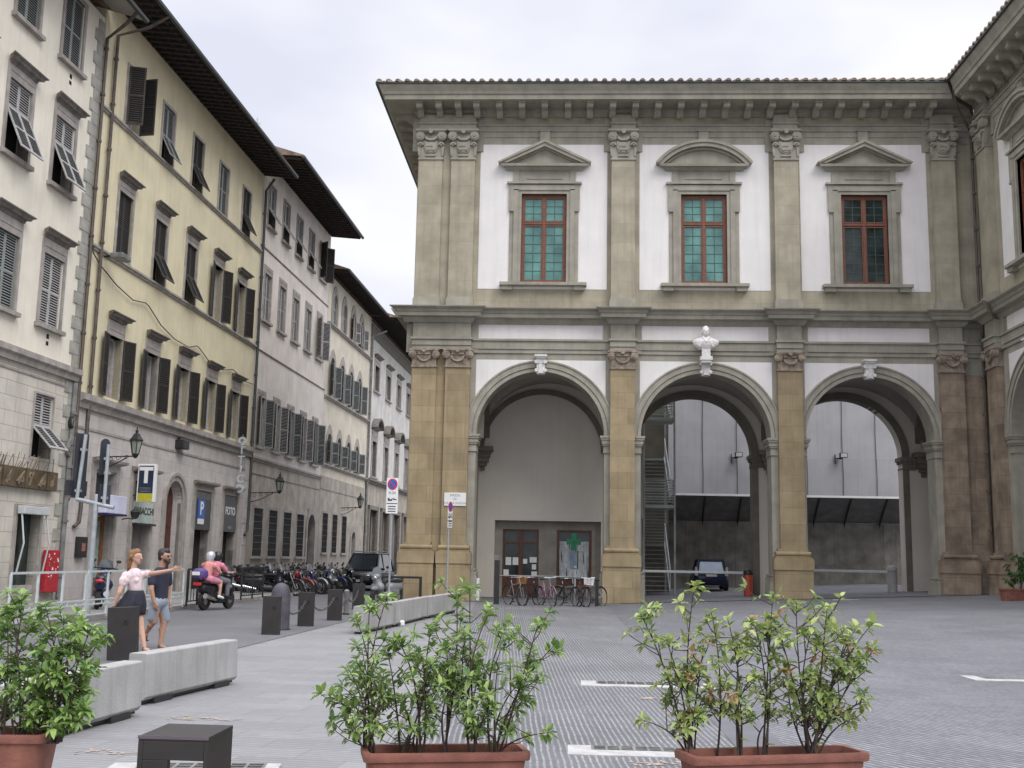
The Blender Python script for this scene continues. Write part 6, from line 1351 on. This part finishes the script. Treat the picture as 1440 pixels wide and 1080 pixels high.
# --- man
YM = 19.15; O2 = Vector((at(226, 912, YM).x, YM, 0))
def jm(px, py, dy=0.): return at(px, py, YM+dy)-O2
J = dict(head=jm(231.5, 783), neck=jm(227, 799), chest=jm(225.5, 812), shR=jm(214, 809, -.12), shL=jm(236, 808, .14), waist=jm(225, 832), pelvis=jm(224, 845), hipR=jm(219.5, 848, -.07), hipL=jm(228, 848, .07),
    elR=jm(213, 829, -.2), wrR=jm(217, 847, -.2), hdR=jm(218.5, 856, -.19), elL=jm(238, 829, .2), wrL=jm(237, 845, .18), knR=jm(216, 874, -.07), anR=jm(205.5, 889, .02), toeR=jm(206, 899, .03), knL=jm(230.5, 876, .07), anL=jm(225.5, 906, .02), toeL=jm(236, 912, -.03))
t, P, V = person('bearded man with sunglasses in a navy t-shirt and grey shorts walking beside the woman', O2, J, M_skin2, (.97, -.2, -.06), thumb=Vector((1, -.2, 0)), rad=1.1)
ax = lambda a, b, f: Vector(J[a]).lerp(Vector(J[b]), f)
blob('t_shirt', [('c', V('chest')+Vector((0, 0, .04)), V('waist'), .150, .135), ('c', V('waist'), V('pelvis')+Vector((0, 0, .03)), .135, .14), ('c', V('shR'), V('chest'), .078, .12), ('c', V('shL'), V('chest'), .078, .12), ('c', V('shR'), ax('shR', 'elR', .55), .075, .068), ('c', V('shL'), ax('shL', 'elL', .55), .075, .068)], M_tee, t, .012, 3)
blob('shorts', [('c', V('pelvis'), V('hipR'), .148, .118), ('c', V('pelvis'), V('hipL'), .148, .118), ('c', V('hipR'), ax('hipR', 'knR', .8)+Vector((-.035, -.02, 0)), .108, .080), ('c', V('hipL'), ax('hipL', 'knL', .8)+Vector((.025, .02, 0)), .108, .080)], M_short, t, .012, 2)
blob('hair', [('c', P(0, -.03, .07), P(0, .035, .092), .083, .06), ('c', P(0, -.04, .06), P(0, -.05, -.02), .088, .07), ('c', P(.06, .0, .06), P(.072, -.02, .02), .035, .025), ('c', P(-.06, .0, .06), P(-.072, -.02, .02), .035, .025)], M_hairk, t, .01, 2)
blob('beard', [('c', P(.05, .045, -.045), P(.0, .088, -.085), .034, .03), ('c', P(-.05, .045, -.045), P(.0, .088, -.085), .034, .03), ('c', P(-.02, .097, -.038), P(.02, .097, -.038), .010, .010)], mat('short_beard', (.07, .04, .028), .8, .3, 30), t, .009, 1)
mb = MB()
for s in (-1, 1): mb.ball(P(s*.033, .098, .02), (.016, .026, .018), 10, 6).tube([P(s*.05, .09, .025), P(s*.085, .0, .02)], .004, 5)
part('sunglasses', mb, M_blackp, t)
for s in 'RL': sandal(t, V('an'+s), V('toe'+s), M_iron)
# --- scooter with two riders driving away up the street
pS = onG(303, 857.5); sc_ = moto('scooter', 'black scooter carrying two riders up the street', (pS.x, pS.y, 0), radians(76), bk, mat('purple_case', (.10, .06, .22), .6), name='ridden_scooter', group=None, lean=.0, cat='scooter')
part('case_sticker', MB().box(-1.17, -1.155, -.14, .1, 1.0, 1.1), M_signw, sc_); part('tail_glow', MB().box(-1.06, -1.02, -.12, .12, .72, .8), M_signr, sc_)
def rider(label, ox, shirt, helm, legm, bare):
    RZ = radians(76); c, s = cos(RZ), sin(RZ); W_ = lambda x, y, z: Vector((x*c-y*s, x*s+y*c, z)); o = Vector((pS.x, pS.y, 0))+W_(ox, 0, 0)*1.0
    J = dict(head=W_(.10, 0, 1.50), neck=W_(.06, 0, 1.34), chest=W_(.03, 0, 1.22), shR=W_(.05, -.17, 1.27), shL=W_(.05, .17, 1.27), waist=W_(-.04, 0, 1.02), pelvis=W_(-.06, 0, .90), hipR=W_(-.02, -.1, .88), hipL=W_(-.02, .1, .88),
        elR=W_(.25, -.26, 1.07), elL=W_(.25, .26, 1.07), wrR=W_(.46 if ox > -.3 else .40, -.27 if ox > -.3 else -.15, 1.06 if ox > -.3 else 1.0), wrL=W_(.46 if ox > -.3 else .40, .27 if ox > -.3 else .15, 1.06 if ox > -.3 else 1.0), knR=W_(.36, -.22, .80), knL=W_(.36, .22, .80), anR=W_(.28, -.25, .42), anL=W_(.28, .25, .42), toeR=W_(.42, -.26, .36), toeL=W_(.42, .26, .36))
    t, P, V = person(label, o, J, M_skin, (c, s, 0), hands=True, vox=.012, rad=1.05); ax = lambda a, b, f: Vector(J[a]).lerp(Vector(J[b]), f)
    blob('shirt', [('c', V('chest')+Vector((0, 0, .03)), V('waist'), .16, .14), ('c', V('waist'), V('pelvis'), .14, .14), ('c', V('shR'), V('chest'), .085, .12), ('c', V('shL'), V('chest'), .085, .12)]+[('c', V('sh'+k), ax('sh'+k, 'el'+k, .6), .078, .068) for k in 'RL'], shirt, t, .016, 2)
    blob('shorts', [('c', V('pelvis'), V('hip'+k), .15, .12) for k in 'RL']+[('c', V('hip'+k), ax('hip'+k, 'kn'+k, 1. if not bare else .7), .115, .09) for k in 'RL']+([] if bare else [('c', V('kn'+k), V('an'+k), .085, .06) for k in 'RL']), legm, t, .016, 2)
    blob('helmet', [('c', P(0, -.02, .04), P(0, .02, .05), .135, .125), ('c', P(0, -.03, .0), P(0, -.05, -.05), .125, .10)], helm, t, .014, 2)
    for k in 'RL':
        d = (V('toe'+k)-V('an'+k)).normalized(); blob('shoe', [('c', V('an'+k)-d*.03+Vector((0, 0, -.04)), V('toe'+k)+d*.03, .045, .04)], M_signw if bare else M_blackp, t, .014, 1)
pink = mat('pink_shirt', (.62, .22, .30), .85, .15, 8); rider('scooter driver in a pink shirt and black helmet', -.12, pink, M_blackp, mat('grey_trousers', (.13, .13, .14), .9), False)
rider('scooter passenger in a salmon top, shorts and silver helmet', -.52, mat('salmon_top', (.65, .27, .25), .85, .15, 8), mat('silver_helmet', (.55, .56, .58), .25, .05, metal=.3), pink, True)

# ============================================================ PLANTERS
def planter(name, label, c, rz, w_, d, h, group):
    t = thing(name, label, 'planter', c, rz, group)
    def ring(a, b, z, r=.04):
        o = []
        for sx, sy, a0 in ((1, 1, 0), (-1, 1, 90), (-1, -1, 180), (1, -1, 270)):
            for k in range(4): an = radians(a0+30*k); o.append((sx*(a-r)+r*cos(an), sy*(b-r)+r*sin(an), z))
        return o
    R_ = [ring(w_/2*.86, d/2*.78, 0), ring(w_/2*.95, d/2*.92, h-.055), ring(w_/2, d/2, h-.05), ring(w_/2+.004, d/2+.004, h-.02), ring(w_/2, d/2, h), ring(w_/2-.035, d/2-.035, h+.0), ring(w_/2-.04, d/2-.04, h-.02), ring(w_/2*.94-.03, d/2*.94-.03, h-.12)]
    vs = [v for r in R_ for v in r]; n = 16; mb = MB(); mb.add(vs, [(i*n+k, i*n+(k+1) % n, (i+1)*n+(k+1) % n, (i+1)*n+k) for i in range(len(R_)-1) for k in range(n)]+[tuple(range(n))])
    part('trough', mb, M_terra, t, smooth=True, clean=False)
    mb = MB(); vs = [v for v in ring(w_/2*.94-.028, d/2*.94-.028, h-.085)]; mb.add(vs+[(0, 0, h-.06)], [(k, (k+1) % 16, 16) for k in range(16)]); part('soil', mb, M_soil, t); return t
def shrub(t, org, rz, Y, tips, bases, lm, nl, ll, lw, spread=.20, dens=1., red=None, seed=1, tw=(3, 6), wob=.05, zb=.40, jit=.2, mass=0):
    R_ = random.Random(seed); inv = Matrix.Rotation(-rz, 3, 'Z'); L2 = lambda p: inv @ (p-Vector(org))
    st_ = MB(); lf = MB(); rl = 'red'; B = [at(bx, by, Y) for bx, by in bases]
    for b in B: b.z = zb
    def leaf(mb, p, d, up_, s):
        lf.k = 1 if mb == 'red' else 0; mb = lf
        d = d.normalized(); sd = d.cross(up_); sd = sd.normalized() if sd.length > 1e-4 else d.orthogonal().normalized(); nrm = sd.cross(d).normalized(); L_ = ll*s; w2 = lw*s
        c1 = p+d*L_*.12; m_ = p+d*L_*.5-nrm*L_*.05; e = p+d*L_-nrm*L_*.22; q1 = p+d*L_*.32+nrm*w2*.35; q2 = p+d*L_*.7-nrm*L_*.06+nrm*w2*.25
        vs = [p, c1, m_, e, q1+sd*w2, q2+sd*w2*.8, q1-sd*w2, q2-sd*w2*.8]; mb.add([tuple(L2(v)) for v in vs], [(1, 4, 2), (4, 5, 2), (5, 3, 2), (1, 2, 6), (6, 2, 7), (7, 2, 3)])
    def rosette(p, d, s=1., n=None, mb=None):
        d = d.normalized(); o = d.orthogonal().normalized(); o2 = d.cross(o); n = n or R_.randint(nl-2, nl+2); a0 = R_.random()*6
        for k in range(n):
            a = a0+2*pi*k/n*1.0+R_.uniform(-.25, .25); el = R_.uniform(.15, .95); v = (o*cos(a)+o2*sin(a))*cos(el)+d*sin(el)
            v.z -= .12; leaf(mb or lf, p-d*R_.random()*.025, v, Vector((R_.uniform(-.3, .3), R_.uniform(-.3, .3), 1)), s*R_.uniform(.65, 1.15))
    for tx, ty in tips:
        T_ = at(tx, ty, Y+R_.uniform(-jit, jit)); b = min(B, key=lambda q: (q.x-T_.x)**2*1.0+R_.random()*.05); b = b+Vector((R_.uniform(-.03, .03), R_.uniform(-.06, .06), 0))
        ctrl = b.lerp(T_, .5)+Vector(((b.x-T_.x)*.22, 0, .06))+Vector((R_.uniform(-wob, wob), R_.uniform(-wob, wob), R_.uniform(-wob, wob)*.5)); n = 10
        pts = [b*(1-u)**2+ctrl*2*u*(1-u)+T_*u*u for u in [i/n for i in range(n+1)]]; Ln = (T_-b).length
        st_.tube([tuple(L2(p)) for p in pts], [.0085*(1-u*.7) for u in [i/n for i in range(n+1)]], 5)
        dT = (pts[-1]-pts[-2]).normalized(); isr = red and R_.random() < red; rosette(pts[-1], dT, 1.05, mb=rl if isr else None); rosette(pts[-1]-dT*.04, dT, .95)
        k = int(R_.randint(*tw)*max(.6, Ln/.6)*dens)
        for _ in range(k):
            u = R_.uniform(.22, .95); i = int(u*n); p = pts[i].lerp(pts[min(n, i+1)], u*n-i); az = R_.random()*2*pi; d = Vector((cos(az), sin(az)*.9, R_.uniform(.15, .9))).normalized(); l2 = R_.uniform(.4, 1.)*spread
            q = p+d*l2*.5+Vector((0, 0, R_.uniform(-.02, .02))); e = q+(d+Vector((0, 0, .35))).normalized()*l2*.5
            st_.tube([tuple(L2(v)) for v in (p, q, e)], [.0045, .0035, .0025], 4); isr = red and R_.random() < red*.7
            rosette(e, e-q, R_.uniform(.75, 1.05), mb=rl if isr else None)
            if R_.random() < .55: rosette(q, q-p, R_.uniform(.6, .9), max(3, nl-3))
        for _ in range(int(mass*Ln*10)):
            u = R_.uniform(.1, .9); i = int(u*n); p = pts[i]; az = R_.random()*6.3; leaf(lf, p, Vector((cos(az), sin(az), R_.uniform(-.1, .6))), Vector((0, 0, 1)), R_.uniform(.7, 1.))
    part('stems', st_, mat('dark_stem', (.07, .05, .04), .8, .3, 20), t); part('foliage', lf, [lm, leafmat('reddish_leaf', (.34, .17, .08), (.42, .30, .12))], t, clean=False)
Gp = 'terracotta planters with shrubs in the foreground'
LM1 = leafmat('pittosporum_leaf', (.10, .20, .055), (.36, .46, .15)); LM2 = leafmat('glossy_leaf', (.13, .22, .06), (.44, .50, .17)); LM3 = leafmat('dense_green_leaf', (.09, .19, .045), (.34, .47, .14))
cM = Vector((-.74, 7.19, 0)); t = planter('planter', 'middle terracotta planter with a bushy green shrub in the foreground', cM, .235, 1.03, .37, .46, Gp)
shrub(t, cM, .235, 7.16, [(520, 848), (545, 838), (641, 830), (661, 828), (691, 856), (711, 883), (757, 876), (779, 908), (772, 1030), (462, 978), (478, 1006), (500, 868), (606, 884), (583, 925), (560, 900), (628, 905), (655, 890), (600, 950), (540, 945), (510, 960), (490, 940), (670, 930), (700, 935), (730, 960), (640, 960), (560, 985), (520, 1000), (610, 1000), (690, 990), (745, 985), (580, 1020), (660, 1025), (710, 1020), (500, 1025), (545, 915), (650, 865)],
      [(519, 1039), (566, 1035), (590, 1035), (627, 1037), (665, 1038), (697, 1040)], LM1, 9, .078, .0155, .25, 1.0, seed=3, jit=.18, tw=(4, 7), mass=.3, wob=.11)
cR = Vector((1.34, 7.44, 0)); t = planter('planter', 'right-hand terracotta planter with a sparse twiggy shrub tinged red', cR, .30, 1.22, .34, .46, Gp)
shrub(t, cR, .30, 7.45, [(900, 862), (977, 822), (1087, 836), (1120, 848), (1163, 856), (1228, 876), (1226, 917), (1218, 985), (900, 1012), (936, 898), (1023, 870), (1058, 868), (990, 905), (960, 940), (1040, 905), (1100, 900), (1140, 890), (1190, 895), (1180, 940), (1150, 960), (1110, 960), (1060, 950), (1010, 960), (940, 975), (1200, 1010), (985, 1010), (1090, 1005), (1165, 920), (1000, 860), (1205, 880), (1075, 880)],
      [(971, 1040), (1041, 1040), (1076, 1040), (1140, 1048), (1142, 1048), (1010, 1040)], LM2, 6, .078, .0195, .24, .9, red=.09, seed=8, tw=(6, 10), jit=.15, mass=.3, wob=.11)
cL = Vector((-3.86, 7.32, 0)); t = planter('planter', 'left-hand terracotta planter with a dense bright green shrub, cut by the picture edge', cL, .12, 1.06, .42, .47, Gp)
shrub(t, cL, .12, 7.36, [(31, 836), (63, 850), (113, 875), (150, 890), (140, 900), (120, 935), (127, 970), (118, 1000), (10, 870), (45, 880), (80, 885), (95, 910), (60, 920), (25, 925), (5, 940), (80, 950), (50, 965), (100, 965), (20, 980), (70, 1000), (110, 1015), (40, 1010), (5, 1005), (-20, 880), (-30, 920), (-60, 900), (-50, 960), (90, 865), (130, 880), (15, 850), (-25, 850), (60, 985), (85, 1022), (35, 945), (105, 890)],
      [(-40, 1025), (0, 1025), (30, 1027), (60, 1027), (80, 1027)], LM3, 8, .088, .019, .17, 1.15, seed=5, mass=.5, jit=.18, tw=(3, 6), wob=.09)
p = onG(1432, 846, .58); cQ = Vector((14.55, 37.0, .56)); t = planter('planter', 'small red-brown planter with a green shrub at the foot of the wing', cQ, .1, 1.0, .5, .42, None)
shrub(t, cQ, .1, 37.0, [(1418, 795), (1430, 782), (1440, 778), (1422, 808), (1434, 800), (1446, 795), (1416, 818), (1428, 815), (1450, 785), (1442, 812)], [(1425, 826), (1435, 826)], leafmat('deep_green_leaf', (.03, .09, .02), (.08, .19, .05)), 8, .10, .03, .3, 1.6, seed=9, zb=.9, jit=.2)
